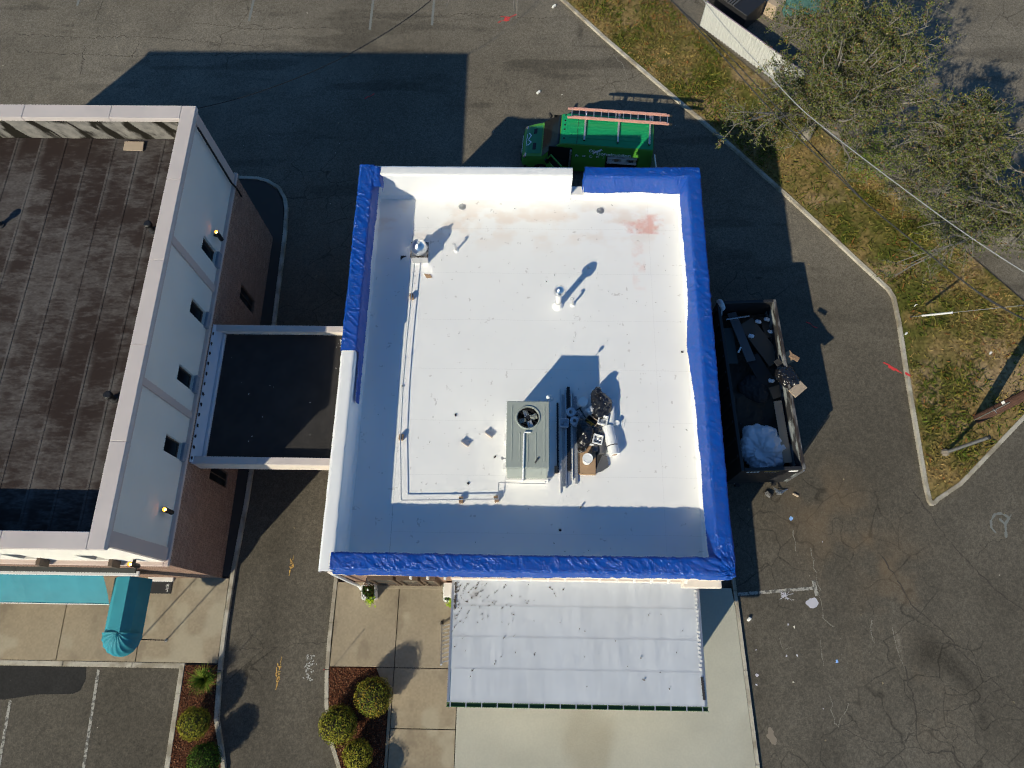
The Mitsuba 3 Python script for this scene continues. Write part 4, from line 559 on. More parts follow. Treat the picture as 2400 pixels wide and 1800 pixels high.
part(k, 'tray', X(holes(bx(-.2, .2, -.16, .16, 0, .26, .01), [bx(-.18, .18, -.14, .14, .05, .5)])), 'black'); part(k, 'rim', X(cat_([bx(-.205, .205, -.165, -.145, .26, .28), bx(-.205, .205, .145, .165, .26, .28), bx(-.205, -.185, -.145, .145, .26, .28), bx(.185, .205, -.145, .145, .26, .28)])), 'tan_board')
part(k, 'divider', X(bx(-.17, .17, -.01, .01, .05, .22)), 'tool_orange'); part(k, 'drill', X(cat_([ob((.14, .07, .08), (-.05, -.08, .2), 10, 0, 0, .02), ob((.05, .06, .1), (-.1, -.08, .16), 10, 0, 0, .01)])), 'tool_orange'); part(k, 'battery', X(ob((.10, .08, .08), (.09, -.07, .19), -8, 0, 0, .012)), 'tool_orange'); part(k, 'charger', X(ob((.13, .08, .06), (.07, .07, .16), 4, 0, 0, .01)), 'black')
def rolltape(x, y, r, lb, rz, tail):
    k = thing('tape_roll', lb, 'tape roll'); part(k, 'roll', place(lathe([(.06, 0), (.15, 0), (.15, .10), (.06, .10), (.06, 0)], n=30), (x, y, D+.15), rz, 10, 6), 'slate_light', smooth=30); part(k, 'loose_end', place(bx(0, .14, -.17, -.14+.12, .04, .05), (x, y, D+.15), rz+tail, 10, 6), 'slate_light')
rolltape(1.62, 7.40, 0, 'pale blue roll of tape lying on the metal strips, upper of two', 20, 40); rolltape(1.74, 7.10, 0, 'pale blue roll of tape lying on the metal strips, lower of two', 10, -30)
k = thing('plastic_crate', 'small pale blue square tray lying across the metal strips', 'tray'); part(k, 'tray', place(holes(bx(-.15, .15, -.15, .15, 0, .10, .02), [bx(-.125, .125, -.125, .125, .04, .3)]), (1.41, 7.02, D+.15), -4), 'slate_light'); part(k, 'insert', place(cat_([bx(-.08, .0, -.06, -.03, .04, .07), bx(-.03, .0, -.06, .05, .072, .085), bx(0.01, .09, .02, .05, .04, .07)]), (1.41, 7.02, D+.15), -4), 'slate_blue')
def bagm(name, pts, r, amp, lb, m='bag', f=7, seed=1, cat='bin bag'): return single(name, crumple(hull(pts, r, .035), amp, f, seed), m, lb, cat, smooth=40)
bagm('bin_bag', [(2.48, 7.95, D+.4), (2.62, 7.72, D+.42), (2.75, 7.5, D+.3), (2.52, 7.35, D+.25), (2.8, 7.72, D+.2)], .16, .05, 'large black bin bag at the top right of the roof clutter', seed=3); bagm('bag_neck', [(2.48, 7.98, D+.62), (2.5, 8.05, D+.5)], .09, .04, 'knotted neck of the large black bin bag', seed=5, cat='bag neck'); bagm('bin_bag', [(2.03, 6.75, D+.3), (2.12, 6.45, D+.26), (1.98, 6.95, D+.3), (2.2, 6.75, D+.22), (2.0, 6.3, D+.16)], .14, .05, 'black bin bag heaped against the metal strips', seed=8); bagm('bin_bag', [(2.4, 6.85, D+.16), (2.5, 6.7, D+.14)], .11, .04, 'small black bag between the two square tubs', seed=12)
k = thing('cable_bundle', 'tangle of black and pale cable beside the black bag', 'cable'); 
for i in range(6): a = R.uniform(0, 6); part(k, 'loop', tube([(1.93+.09*math.cos(t+a)*R.uniform(.9, 1.1)+.02*i, 6.16+.11*math.sin(t+a), D+.13+.03*i+.02*math.sin(3*t)) for t in np.linspace(0, 5.2, 14)], .012, 5), 'galv' if i % 3 == 0 else 'black')
single('brown_board', ob((.52, .95, .10), (2.16, 5.82, D+.06), -1, 0, 0, .006), 'card', 'brown insulation board lying flat under the white bucket', 'board'); single('timber_batten', bx(1.86, 1.905, 5.38, 6.22, D, D+.12, .004), 'frame', 'dark timber batten along the left edge of the brown board', 'batten')
def roll(p0, p1, r, lb, m='white_plastic', seed=0):
    k = thing('membrane_roll', lb, 'membrane roll'); p0, p1 = np.array(p0), np.array(p1); part(k, 'wrap', cyl(p0, p1, r, n=26), m, smooth=40); d = (p1-p0)/np.linalg.norm(p1-p0); part(k, 'core', cyl(p0-d*.008, p0+d*.02, r*.45, n=16), 'card'); return k, p0, p1, d
k, a, b, d = roll((3.02, 5.98, D+.19), (2.82, 6.92, D+.19), .18, 'thick white membrane roll with a dark band, lying lowest on the right'); part(k, 'band', cyl(a+(b-a)*.30, a+(b-a)*.33, .184, n=26), 'mat_dark'); part(k, 'loose_edge', crumple(ob((.14, .95, .012), (2.74, 6.4, D+.03), 12), .01, 5), 'white_plastic')
k = thing('cone_roll', 'white tapering roll leaning above the thick membrane roll', 'membrane roll'); part(k, 'wrap', cyl((2.93, 7.0, D+.16), (3.03, 7.62, D+.2), .13, .035, 18), 'white_plastic', smooth=40)
k, a, b, d = roll((2.40, 6.08, D+.18), (2.42, 6.42, D+.18), .10, 'short grey roll standing end on beside the brown board', 'mat_grey')
k = thing('grey_tube', 'grey rolled sheet between the brown board and the thick white roll', 'membrane roll'); part(k, 'wrap', cyl((2.63, 6.02, D+.14), (2.60, 6.75, D+.14), .13, n=20), 'mat_grey', smooth=40)
single('metal_sheet', crumple(prism(Polygon([(2.38, 5.40), (2.62, 5.48), (2.82, 5.62), (2.78, 5.95), (2.64, 6.0)]), D+.05, D+.08), .02, 5, 3), 'mat_grey', 'bent dark grey sheet metal corner beside the brown board', 'sheet metal'); single('dark_sheet', ob((.40, .5, .05), (2.52, 5.85, D+.035), 20), 'mat_dark', 'black sheet lying under the grey sheet metal', 'sheet')
pail(3.14, 7.06, D, .075, .17, 'white_plastic', 'small white can alone at the right of the clutter', cat='can'); single('foil_sheet', crumple(prism(Polygon([(3.2, 7.0), (3.42, 7.2), (3.36, 6.92)]), D+.01, D+.02), .012, 8, 2), 'white_plastic', 'scrap of white film beside the small white can', 'scrap')
single('white_scrap', crumple(hull([(1.0, 7.98, D+.04), (1.02, 7.9, D+.04)], .045, .02), .02, 20, 4), 'paper', 'crumpled white scrap behind the air conditioner', 'scrap')
k = thing('tool_heap', 'tangle of dark tools between the buckets and the tape rolls', 'tools')
for i in range(9): part(k, 'handle', cyl((1.95+R.normal(0, .12), 7.2+R.normal(0, .2), D+.05), (2.1+R.normal(0, .15), 7.35+R.normal(0, .2), D+.10+.02*i), .022, n=8), ['slate_blue', 'black', 'bag'][i % 3])

# ---------------------------------------------------------------- green van
VA, V0 = -4.4, (-.05, 20.62)
def VP(m): return place(m, (V0[0], V0[1], 0), VA)
ST_ = np.array([(0, .72, .60, .72, .55), (.05, .86, .72, .83, .62), (.22, .97, .80, .91, .72), (.55, 1.07, .85, .96, .85), (.84, 1.13, .88, .98, .95), (1.2, 1.50, .83, .98, 1.05), (1.5, 1.79, .78, .98, 1.08), (1.62, 1.86, .77, .98, 1.08), (1.9, 1.90, .78, .98, 1.08), (3.6, 1.91, .80, .98, 1.08), (5.25, 1.90, .80, .98, 1.08), (5.42, 1.86, .77, .96, 1.05), (5.46, 1.70, .72, .93, 1.0)])
def vst(u): return [np.interp(u, ST_[:, 0], ST_[:, k]) for k in range(1, 5)]
def vring(u):
    zt, wt, wb, zl = vst(u); P = [(-wb*.90, .26), (-wb, .42), (-wb, zl*.75), (-wb*.995, zl), (-(wt+.03), zt-.12), (-wt, zt-.05), (-wt+.07, zt-.012), (-wt*.5, zt+.012), (0, zt+.02)]
    return np.array(P + [(-a, b) for a, b in P[-2::-1]])
us = np.r_[0, .02, .05, .1, .16, .22, np.linspace(.3, 1.9, 22), np.linspace(2.2, 5.2, 9), 5.3, 5.38, 5.42, 5.46]
V = np.array([[(u, a, b) for a, b in vring(u)] for u in us]); nr = V.shape[1]; n = len(us)
f = [(i*nr+j, (i+1)*nr+j, (i+1)*nr+(j+1) % nr) for i in range(n-1) for j in range(nr)] + [(i*nr+j, (i+1)*nr+(j+1) % nr, i*nr+(j+1) % nr) for i in range(n-1) for j in range(nr)]
v = V.reshape(-1, 3); k0 = len(v); v = np.vstack([v, V[0].mean(0), V[-1].mean(0)])
f += [(k0, j, (j+1) % nr) for j in range(nr)] + [(k0+1, (n-1)*nr+(j+1) % nr, (n-1)*nr+j) for j in range(nr)]
shell = trimesh.Trimesh(v, f, process=False)
if shell.volume < 0: shell.invert()
VN = thing('work_van', 'green work van with a pink ladder on its roof, parked behind the white roofed building', 'van')
part(VN, 'body', VP(holes(shell, [bx(1.12, 2.12, -1.2, -.80, .45, 1.70), bx(3.55, 4.92, -1.2, -.45, .50, 1.46)] + [place(cyl((u, -1.2, .34), (u, 1.2, .34), .37, n=24)) for u in (.88, 4.35)])), 'lime', smooth=28)
def top(u, fr, off):
    zt, wt, wb, zl = vst(u); return (u, fr*wt, zt + .02 - .05*fr**4 + off)
def patch(u0, u1, f0, f1, off, nu=18, nf=14, flare=0.):
    P = [[top(u, (f0+(f1-f0)*q)*(1+flare*(u1-u)/(u1-u0)), off) for q in np.linspace(0, 1, nf)] for u in np.linspace(u0, u1, nu)]
    P = np.array(P).reshape(-1, 3); i, j = np.meshgrid(np.arange(nu-1), np.arange(nf-1), indexing='ij'); q = np.stack([i*nf+j, (i+1)*nf+j, (i+1)*nf+j+1, i*nf+j+1], -1).reshape(-1, 4)
    return trimesh.Trimesh(P, np.vstack([q[:, [0, 1, 2]], q[:, [0, 2, 3]]]), process=False)
part(VN, 'roof', VP(patch(1.60, 5.40, -.97, .97, .006, 30, 16)), 'emerald', smooth=True); part(VN, 'windscreen', VP(patch(.86, 1.56, -.95, .95, .010, 20, 16, .08)), 'dark_glass', smooth=True)
part(VN, 'hood', VP(patch(.14, .80, -.86, .80, .006, 14, 12)), 'hood_green', smooth=True)
for a, b in ((.30, .62), (-.66, -.26)): part(VN, 'hood_vent', VP(cat_([patch(.44, .58, a, b, .012, 4, 6)])), 'black')
part(VN, 'sunshade', VP(patch(.98, 1.30, -.86, -.34, -.03, 4, 4)), 'slate_light'); 
for u in (1.74,):
    for q in (.93, .5, .2, -.1, -.7): part(VN, 'marker_lamp', VP(cat_([lathe([(0, .02), (.035, .015), (.045, 0)], top(u, q*.95, .0), 12)])), 'black')
for q in (.05, .45, -.35, -.6): part(VN, 'roof_rib', VP(tube([top(u, q, .008) for u in np.linspace(1.95, 5.3, 12)], .012, 6)), 'emerald')
part(VN, 'roof_seam', VP(tube([top(2.28, q, .004) for q in np.linspace(-.97, .97, 12)], .012, 5)), 'mat_dark')
def side(u0, u1, z0, z1, s, off=.006):
    P = []
    for u in (u0, u1):
        zt, wt, wb, zl = vst(u)
        for z in (z0, z1): w = np.interp(z, [.42, zl*.75, zl, zt-.12, zt-.05], [wb, wb, wb*.995, wt+.03, wt]); P.append((u, s*(w+off), z))
    return trimesh.Trimesh(P, [(0, 2, 3), (0, 3, 1)], process=False)
part(VN, 'side_window', VP(side(1.25, 2.05, 1.15, 1.66, 1)), 'dark_glass'); part(VN, 'headlight', VP(place(lathe([(0, .03), (.10, .02), (.13, -.03)], n=16), (.12, -.68, .86), 0, 0, -50)), 'chrome', smooth=30); part(VN, 'headlight', VP(place(lathe([(0, .03), (.10, .02), (.13, -.03)], n=16), (.12, .68, .86), 0, 0, -50)), 'chrome', smooth=30)
part(VN, 'grille', VP(bx(-.03, .02, -.45, .45, .5, .70, .01)), 'galv'); part(VN, 'bumper', VP(trimesh.convex.convex_hull(np.array([(x, y, z) for x, y in ((-.06, -.5), (-.06, .5), (.2, .97), (.2, -.97)) for z in (.25, .47)]))), 'black')
for s in (-1, 1):
    mr = part(VN, 'mirror', VP(hull([(1.05, s*1.20, 1.28), (1.10, s*1.13, 1.18), (1.12, s*1.21, 1.14)], .06)), 'black', smooth=40); part(mr, 'arm', VP(tube([(1.12, s*.95, 1.15), (1.1, s*1.12, 1.16)], .03, 7)), 'black')
    for u in (.88, 4.35): wl = part(VN, 'wheel', VP(place(lathe([(.19, -.1), (.31, -.11), (.34, -.07), (.34, .07), (.31, .11), (.19, .1)], n=28), (u, s*.86, .34), 0, 90)), 'rubber', smooth=30); part(wl, 'rim', VP(place(lathe([(0, .05), (.08, .06), (.19, .02), (.20, .08)], n=20), (u, s*.86, .34), 0, 90*s)), 'steel', smooth=30)
part(VN, 'cab_interior', VP(bx(1.13, 2.11, -.82, -.79, .46, 1.69)), 'black'); part(VN, 'door_pillar', VP(bx(2.02, 2.10, -.93, -.84, .5, 1.62, .01)), 'galv'); part(VN, 'seat', VP(cat_([bx(1.5, 1.95, -.84, -.79+.35, .5, .9, .05)])), 'mat_dark')
part(VN, 'cargo_liner', VP(cat_([bx(3.56, 4.91, -.47, -.45, .51, 1.45), bx(3.56, 4.91, -.93, -.46, .50, .53)])), 'mat_dark'); part(VN, 'shelf', VP(cat_([bx(3.62, 4.86, -.88, -.5, .98, 1.01), bx(3.62, 4.86, -.90, -.88, .96, 1.06)])), 'white_metal'); part(VN, 'shelf', VP(bx(3.62, 4.86, -.9, -.5, 1.28, 1.30)), 'white_metal')
for u, w, m in ((3.72, .22, 'white_plastic'), (4.02, .16, 'wood'), (4.3, .22, 'white_metal'), (4.62, .18, 'old_board')): part(VN, 'stored_box', VP(ob((w, .28, .18), (u, -.7, 1.11), 5, 0, 0, .01)), m)
part(VN, 'rear_door', VP(place(bx(0, .05, -.78, 0, .4, 1.8, .015), (5.47, -.92, 0), 8)), 'galv', label='white lined rear door standing open')
dr_ = part(VN, 'front_door', VP(place(cat_([bx(0, 1.0, -.06, 0, .42, 1.12, .02), bx(.92, 1.0, -.05, -.01, 1.1, 1.62), bx(.25, 1.0, -.05, -.01, 1.60, 1.67), trimesh.convex.convex_hull(np.array([(x, y, z) for x, z in ((0, 1.1), (.06, 1.1), (.25, 1.66), (.31, 1.66)) for y in (-.05, -.01)]))]), (1.10, -.99, 0), -48)), 'lime'); part(dr_, 'pane', VP(place(bx(.08, .92, -.03, -.024, 1.12, 1.6), (1.10, -.99, 0), -48)), 'dark_glass')
# lettering on the side
def word(t, u0, u1, z0, h, nm='lettering', m='logo_grey', gap=None):
    M = meshkit.text_mesh(t, h, .004, True); b = M.bounds; M.apply_translation([-b[0][0], 0, 0]); M.apply_scale([(u1-u0)/(b[1][0]-b[0][0]), 1, 1]); v = np.array(M.vertices); zz = z0+v[:, 1]
    zt, wt, wb, zl = vst(3.); w = np.interp(zz, [.42, zl*.75, zl, zt-.12, zt-.05], [wb, wb, wb*.995, wt+.03, wt]); M.vertices = np.c_[u0+v[:, 0], -(w+.005+v[:, 2]), zz]; part(VN, nm, VP(M), m)
word('Dior', 2.82, 3.30, 1.575, .125); word('Construction', 3.14, 4.56, 1.455, .125)
for i, q in enumerate('ROOFI'): word(q, 2.27+.29*i, 2.40+.29*i-(.09 if q == 'I' else 0), 1.31, .085)
def chev(P, w, nm):
    M = prism(LineString(P).buffer(w/2, cap_style=2, join_style=2, mitre_limit=4), 0, .004); v = np.array(M.vertices); zt, wt, wb, zl = vst(3.)
    ww = np.interp(v[:, 1], [.42, zl*.75, zl, zt-.12, zt-.05], [wb, wb, wb*.995, wt+.03, wt]); M.vertices = np.c_[v[:, 0], -(ww+.0025+v[:, 2]*.4), v[:, 1]]; part(VN, nm, VP(M), 'logo_grey')
chev([(2.98, 1.50), (3.32, 1.735), (3.75, 1.575)], .075, 'roof_emblem'); chev([(3.62, 1.55), (4.02, 1.74), (4.42, 1.56)], .075, 'roof_emblem'); chev([(4.28, 1.62), (4.28, 1.73)], .075, 'roof_emblem')
def hl(P, w): M = prism(LineString(P).buffer(w/2, cap_style=2, join_style=2, mitre_limit=4), 0, .004); v = np.array(M.vertices); M.vertices = np.array([(*top(a, b/.8, .009)[:2], top(a, b/.8, .009)[2]+c) for a, b, c in v]); part(VN, 'hood_emblem', VP(M), 'logo_grey')
hl([(.24, .34), (.34, .18), (.24, .02)], .04); hl([(.22, .0), (.36, -.15), (.22, -.30)], .04); hl([(.17, .32), (.16, 0), (.17, -.3)], .025)
for u in (2.57, 3.95, 5.24):
    k = part(VN, 'rack_bar', VP(cat_([bx(u-.035, u+.035, -.62, .95, 1.985, 2.03, .008)])), 'aluminium'); part(k, 'foot', VP(cat_([bx(u-.03, u+.03, s*.7-.05, s*.7+.05, 1.88, 1.99) for s in (-.8, 1)])), 'black'); part(k, 'clamp', VP(bx(u-.04, u+.04, .60, .70, 2.03, 2.14, .01)), 'chrome')
LD_ = thing('extension_ladder', 'pink fibreglass extension ladder lying on the van roof rack', 'ladder')
a0, a1 = 1.80, 6.02
for q in (.36, .80): part(LD_, 'rail', VP(bx(a0, a1, q, q+.085, 2.045, 2.12, .01)), 'fiberglass'); part(LD_, 'rail', VP(bx(a0+.25, a1-.12, q+.02, q+.075, 2.122, 2.17, .008)), 'fiberglass')
for u in np.arange(a0+.18, a1-.05, .305): part(LD_, 'rung', VP(cyl((u, .44, 2.09), (u, .80, 2.09), .017, n=8)), 'aluminium')
for q in (.36, .80): part(LD_, 'foot', VP(ob((.14, .07, .10), (a1+.05, q+.04, 2.08), 0, 0, 12, .015)), 'rubber')

# ---------------------------------------------------------------- skip (roll-off container)
def DP(m): return place(m, (7.55, 5.92, 0), 2.8)
SK = thing('waste_skip', 'long black open topped skip full of roofing waste beside the building', 'skip'); sw, sl, sh = 2.15, 6.4, 2.2
part(SK, 'floor', DP(bx(0, sw, 0, sl, .22, .32)), 'bin_black'); part(SK, 'side_wall', DP(bx(0, .06, 0, sl, .3, sh)), 'bin_black'); part(SK, 'side_wall', DP(bx(sw-.06, sw, 0, sl, .3, sh)), 'worn_steel'); part(SK, 'end_wall', DP(bx(.06, sw-.06, sl-.06, sl, .3, sh)), 'bin_black'); part(SK, 'tailgate', DP(bx(.06, sw-.06, 0, .06, .3, sh)), 'bin_black')
for a in ((-.03, .09), (sw-.09, sw+.03)): part(SK, 'top_rail', DP(bx(a[0], a[1], -.02, sl+.02, sh, sh+.09, .015)), 'rusty' if a[0] > 1 else 'bin_black')
for a in ((-.03, .09), (sl-.09, sl+.03)): part(SK, 'top_rail', DP(bx(.09, sw-.09, a[0], a[1], sh, sh+.09, .015)), 'bin_black')
for y in np.arange(.5, sl, .62): part(SK, 'side_rib', DP(bx(sw, sw+.07, y, y+.09, .3, sh, .01)), 'bin_black'); part(SK, 'side_rib', DP(bx(-.07, 0, y, y+.09, .3, sh, .01)), 'bin_black')
for x in (.35, 1.7): part(SK, 'skid', DP(bx(x, x+.15, -.1, sl, .05, .22)), 'bin_black'); part(SK, 'roller', DP(cyl((x-.02, .1, .11), (x+.17, .1, .11), .11, n=14)), 'steel')
part(SK, 'door_hinge', DP(tube([(sw+.02, -.03, .4), (sw+.02, -.03, 2.1)], .03, 8)), 'steel'); part(SK, 'door_chain', DP(tube([(sw+.05, .3, 1.7), (sw+.14, .12, 1.3), (sw+.05, -.02, 1.55)], .015, 5)), 'steel')
M = meshkit.text_mesh('3489', .13, .006, True); M.apply_translation([.22, 0, 0]); v = np.array(M.vertices); M.vertices = np.c_[v[:, 0], -.002-v[:, 2], 1.93+v[:, 1]]; part(SK, 'number', DP(M), 'paper')
part(SK, 'warning_stripe', DP(bx(.85, 1.35, -.006, -.001, 2.0, 2.05)), 'yellow_paint'); part(SK, 'warning_stripe', DP(bx(.88, 1.30, -.006, -.001, 1.88, 1.91)), 'galv'); part(SK, 'placard', DP(bx(1.72, 2.02, -.008, -.001, 1.86, 2.02)), 'paper')
def heap():
    n1, n2 = 26, 66; X, Y = np.meshgrid(np.linspace(.07, sw-.07, n1), np.linspace(.07, sl-.07, n2), indexing='ij'); Z = .95+.5*np.exp(-((Y-3.2)/1.1)**2)*np.clip(X/2, 0, 1)+.35*(meshkit.fbm(np.stack([X*2.6, Y*2.6, X*0], -1), 4, 3)-.5) - .35*np.clip((1.6-Y)/1.6, 0, 1) + .2*np.clip((Y-4)/2, 0, 1)
    i, j = np.meshgrid(np.arange(n1-1), np.arange(n2-1), indexing='ij'); q = np.stack([i*n2+j, (i+1)*n2+j, (i+1)*n2+j+1, i*n2+j+1], -1).reshape(-1, 4)
    return trimesh.Trimesh(np.stack([X, Y, Z], -1).reshape(-1, 3), np.vstack([q[:, [0, 1, 2]], q[:, [0, 2, 3]]]), process=False)
single('waste_heap', DP(heap()), 'dirt_bits', 'dark heap of torn roofing felt filling the skip', 'rubble', kind='stuff')
def plank(size, at, rz, m, lb, rx=0, ry=0, nm='board'): return single(nm, ob(size, at, rz, rx, ry, .004), m, lb, 'board')
plank((.62, 1.9, .04), (8.95, 11.05, 1.50), 32, 'old_board', 'wide grey brown board lying slantwise in the upper half of the skip', 3, -4); plank((.42, .42, .03), (9.72, 10.22, 2.03), 30, 'card', 'sunlit orange board corner against the right wall of the skip', 0, 8); plank((.34, 2.1, .05), (8.20, 11.2, 1.62), 14, 'mat_grey', 'long dark plank crossing the upper left of the skip', -4, 0); plank((.40, 1.45, .04), (7.80, 10.9, 1.45), 3, 'slate_dark', 'dark slate coloured sheet by the upper left wall of the skip'); plank((.55, 1.2, .04), (8.8, 9.9, 1.52), 28, 'mat_dark', 'black board in the middle of the skip', 6, 0); plank((.44, .9, .04), (9.32, 11.7, 1.42), 8, 'frame', 'dark brown board near the rear right corner of the skip', -5, 0)
plank((.36, .18, .04), (9.78, 10.08, 2.36), -32, 'wood', 'short plank poking out over the right wall of the skip, upper of two', 0, 4); plank((.62, .34, .05), (9.76, 8.86, 2.37), 40, 'tan_board', 'tan board poking out over the right wall below the black bag', 0, 6); plank((.26, .85, .03), (9.45, 9.72, 2.10), 35, 'mat_dark', 'black plank sloping over the right wall above the black bag', 5, 8)
plank((.28, 2.3, .05), (9.36, 7.55, 1.55), 3, 'tan_board', 'long pale plank standing along the right wall near the tailgate', 0, -14); plank((.8, 1.25, .04), (8.95, 8.1, 1.02), 4, 'slate_dark', 'dark green grey sheet lying behind the pale blue bag', 4, 0); plank((.45, .8, .04), (8.28, 8.35, 1.0), -3, 'mat_grey', 'grey sheet beside the dark green grey sheet in the skip'); plank((.5, .45, .04), (9.3, 9.05, 1.55), 20, 'old_board', 'broken brown board below the black bag in the skip', 5, 12)
plank((.9, .05, .04), (8.15, 11.98, 1.62), 10, 'aluminium', 'thin bright strip lying near the rear end of the skip'); plank((.06, .26, .03), (8.06, 10.62, 1.72), -28, 'paper', 'small white stick left of the middle of the skip')
for i, x in enumerate((7.86, 7.96, 8.06)): single('pipe', DP(tube([(x-7.62, 2.0, .95), (x-7.60, 3.1, 1.15)], .04+.012*(i == 1), 9)), 'galv' if i == 1 else 'slate_dark', ['left of the three pipes by the left wall of the skip', 'bright middle pipe of three by the left wall of the skip', 'right of the three pipes by the left wall of the skip'][i], 'pipe', 'pipes in the skip', smooth=40)
def drape(P, r, seed):
    m = hull(P, r, .03); n = np.array(m.vertex_normals); v = np.array(m.vertices); c = np.array([8.55, 6.75, 1.55]); d = v-c; th = np.arctan2(d[:, 1], d[:, 0]); rr = np.linalg.norm(d[:, :2], axis=1)
    w = .05*np.abs(np.sin(th*8+2.2*meshkit.fbm(v*2, 2, seed)*2))**.7*np.clip(rr/.3, 0, 1) + .085*(1-np.abs(2*meshkit.noise(v*2.9+meshkit.fbm(v*2, 2, 3)[:, None], seed+2)-1)*1.8) + .035*(1-np.abs(2*meshkit.noise(v*7., seed+5)-1)*1.8) - .14*np.exp(-(rr/.12)**2); m.vertices = v+n*w[:, None]; return m
single('tarp_bundle', drape([(8.35, 7.55, 1.2), (8.85, 7.6, 1.25), (9.3, 6.9, 1.25), (9.15, 6.5, 1.15), (8.5, 6.45, 1.2), (8.2, 6.9, 1.2), (8.8, 7., 1.45)], .21, 5), 'bag_white', 'pale blue white sheet bundled in the tailgate end of the skip', 'sheet bundle', smooth=28)
bagm('bin_bag', [(9.3, 9.55, 2.15), (9.5, 9.2, 2.2), (9.72, 9.15, 2.2), (9.55, 9.65, 2.15)], .17, .07, 'glossy black bag piled over the right wall of the skip', f=8, seed=4); bagm('bin_bag', [(8.3, 9.3, 1.2), (8.8, 9.0, 1.3), (8.6, 9.6, 1.2)], .25, .07, 'dull black bag in the shaded middle of the skip', m='mat_dark', f=5, seed=7); bagm('dust_sheet', [(7.36, 12.22, 2.3), (7.32, 12.3, 2.28), (7.42, 12.1, 2.2)], .09, .03, 'pale film snagged on the rear left corner of the skip', m='slate_light', f=9, seed=2, cat='sheet'); single('dust_strip', crumple(ob((.06, .6, .012), (7.42, 11.85, 1.9), 0, 40), .02, 8, 2), 'slate_light', 'narrow strip of film hanging inside the rear left corner of the skip', 'sheet')
for i, (x, y, z) in enumerate(((8.84, 11.82, 1.66), (8.5, 11.2, 1.72), (9.2, 11.95, 1.6), (9.3, 11.45, 1.58), (9.04, 9.42, 1.75))): bagm('paper_scrap', [(x, y, z), (x+.08, y-.03, z+.02)], .05, .03, ['white scrap on the wide grey brown board in the skip', 'pale scrap beside the long dark plank in the skip', 'white scrap near the rear right of the skip', 'small white scrap by the right wall of the skip', 'white paper scrap in the middle of the skip'][i], m='bag_white', f=18, seed=i, cat='scrap')
k = thing('rebar_bundle', 'loose bent metal rods on the asphalt under the tailgate of the skip', 'rods'); 
for i in range(5): part(k, 'rod', tube([(9.25+.04*i, 5.78-.05*i, .3-.05*i), (9.55, 5.70-.04*i, .1+.03*i), (9.86-.05*i, 5.78-.03*i, .05)], .011, 5), 'steel' if i % 2 else 'galv')
single('dead_leaf_clump', crumple(hull([(9.08, 5.62, .04), (9.16, 5.55, .06)], .06, .02), .05, 16, 2), 'rusty', 'clump of brown leaves on the asphalt before the skip', 'leaves')

# ---------------------------------------------------------------- plants
def ball(name, x, y, zc, r, lb, cols, seed, n=4200, zs=.92, group='round clipped shrubs in the mulch beds', stem=True):
    rg = np.random.default_rng(seed); k = thing(name, lb, 'shrub', group)
    d = unit(n, rg); d = d[d[:, 2] > -.75]; lump = 1+.10*(2*meshkit.fbm(d*2.6+seed, 3, seed)-1)*2; rr = r*lump*rg.uniform(.86, 1.04, len(d)); C = np.array([x, y, zc]) + d*rr[:, None]*[1, 1, zs]
    N = d+.75*unit(len(d), rg); N /= np.linalg.norm(N, axis=1, keepdims=True); U = unit(len(d), rg)+[0, 0, .5]
    t = meshkit.fbm(d*2.2+seed*3, 3, seed+4)[:, None]; c = np.array(cols[0])*(1-np.clip((t-.35)*3, 0, 1)) + np.array(cols[1])*np.clip((t-.35)*3, 0, 1); c = np.where(rg.random((len(d), 1)) < .16, cols[2], c)*rg.uniform(.55, 1.4, (len(d), 1))
    part(k, 'foliage', quads(C, N, U, rg.uniform(.018, .034, len(d)), rg.uniform(.04, .08, len(d))), 'leafy', color=np.repeat(c, 4, 0), kind='stuff')
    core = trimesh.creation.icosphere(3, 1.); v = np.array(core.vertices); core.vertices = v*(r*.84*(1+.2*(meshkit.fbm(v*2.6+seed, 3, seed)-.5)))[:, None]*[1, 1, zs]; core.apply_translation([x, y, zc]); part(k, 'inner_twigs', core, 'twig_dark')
    part(k, 'stem', tube([(x, y, .05), (x+.02, y, zc)], [.04, .03], 8), 'bark')
YG = [(.26, .235, .035), (.15, .19, .03), (.34, .20, .035)]; YG2 = [(.29, .27, .035), (.20, .225, .03), (.35, .27, .05)]; DG = [(.06, .12, .02), (.035, .08, .015), (.12, .17, .03)]
ball('round_shrub', -4.72, -1.42, .72, .62, 'olive gold ball shrub at the top right of the mulch bed by the tan pavement', YG, 1); ball('round_shrub', -5.80, -2.30, .72, .60, 'yellow green ball shrub overhanging the kerb left of the olive gold one', YG2, 2); ball('round_shrub', -5.10, -3.17, .62, .47, 'smaller bright yellow ball shrub lowest in the mulch bed by the tan pavement', YG2, 3, 3200)
ball('round_shrub', -4.95, -4.4, .7, .6, 'ball shrub just below the frame whose shadow falls on the tan pavement', YG, 6, 2500)
ball('round_shrub', -10.50, -2.34, .66, .50, 'yellow green ball shrub in the middle of the narrow bed by the parking bays', YG2, 4, 3600); ball('round_shrub', -9.98, -3.40, .66, .52, 'dark green ball shrub at the bottom of the narrow bed by the parking bays', DG, 5, 3600)
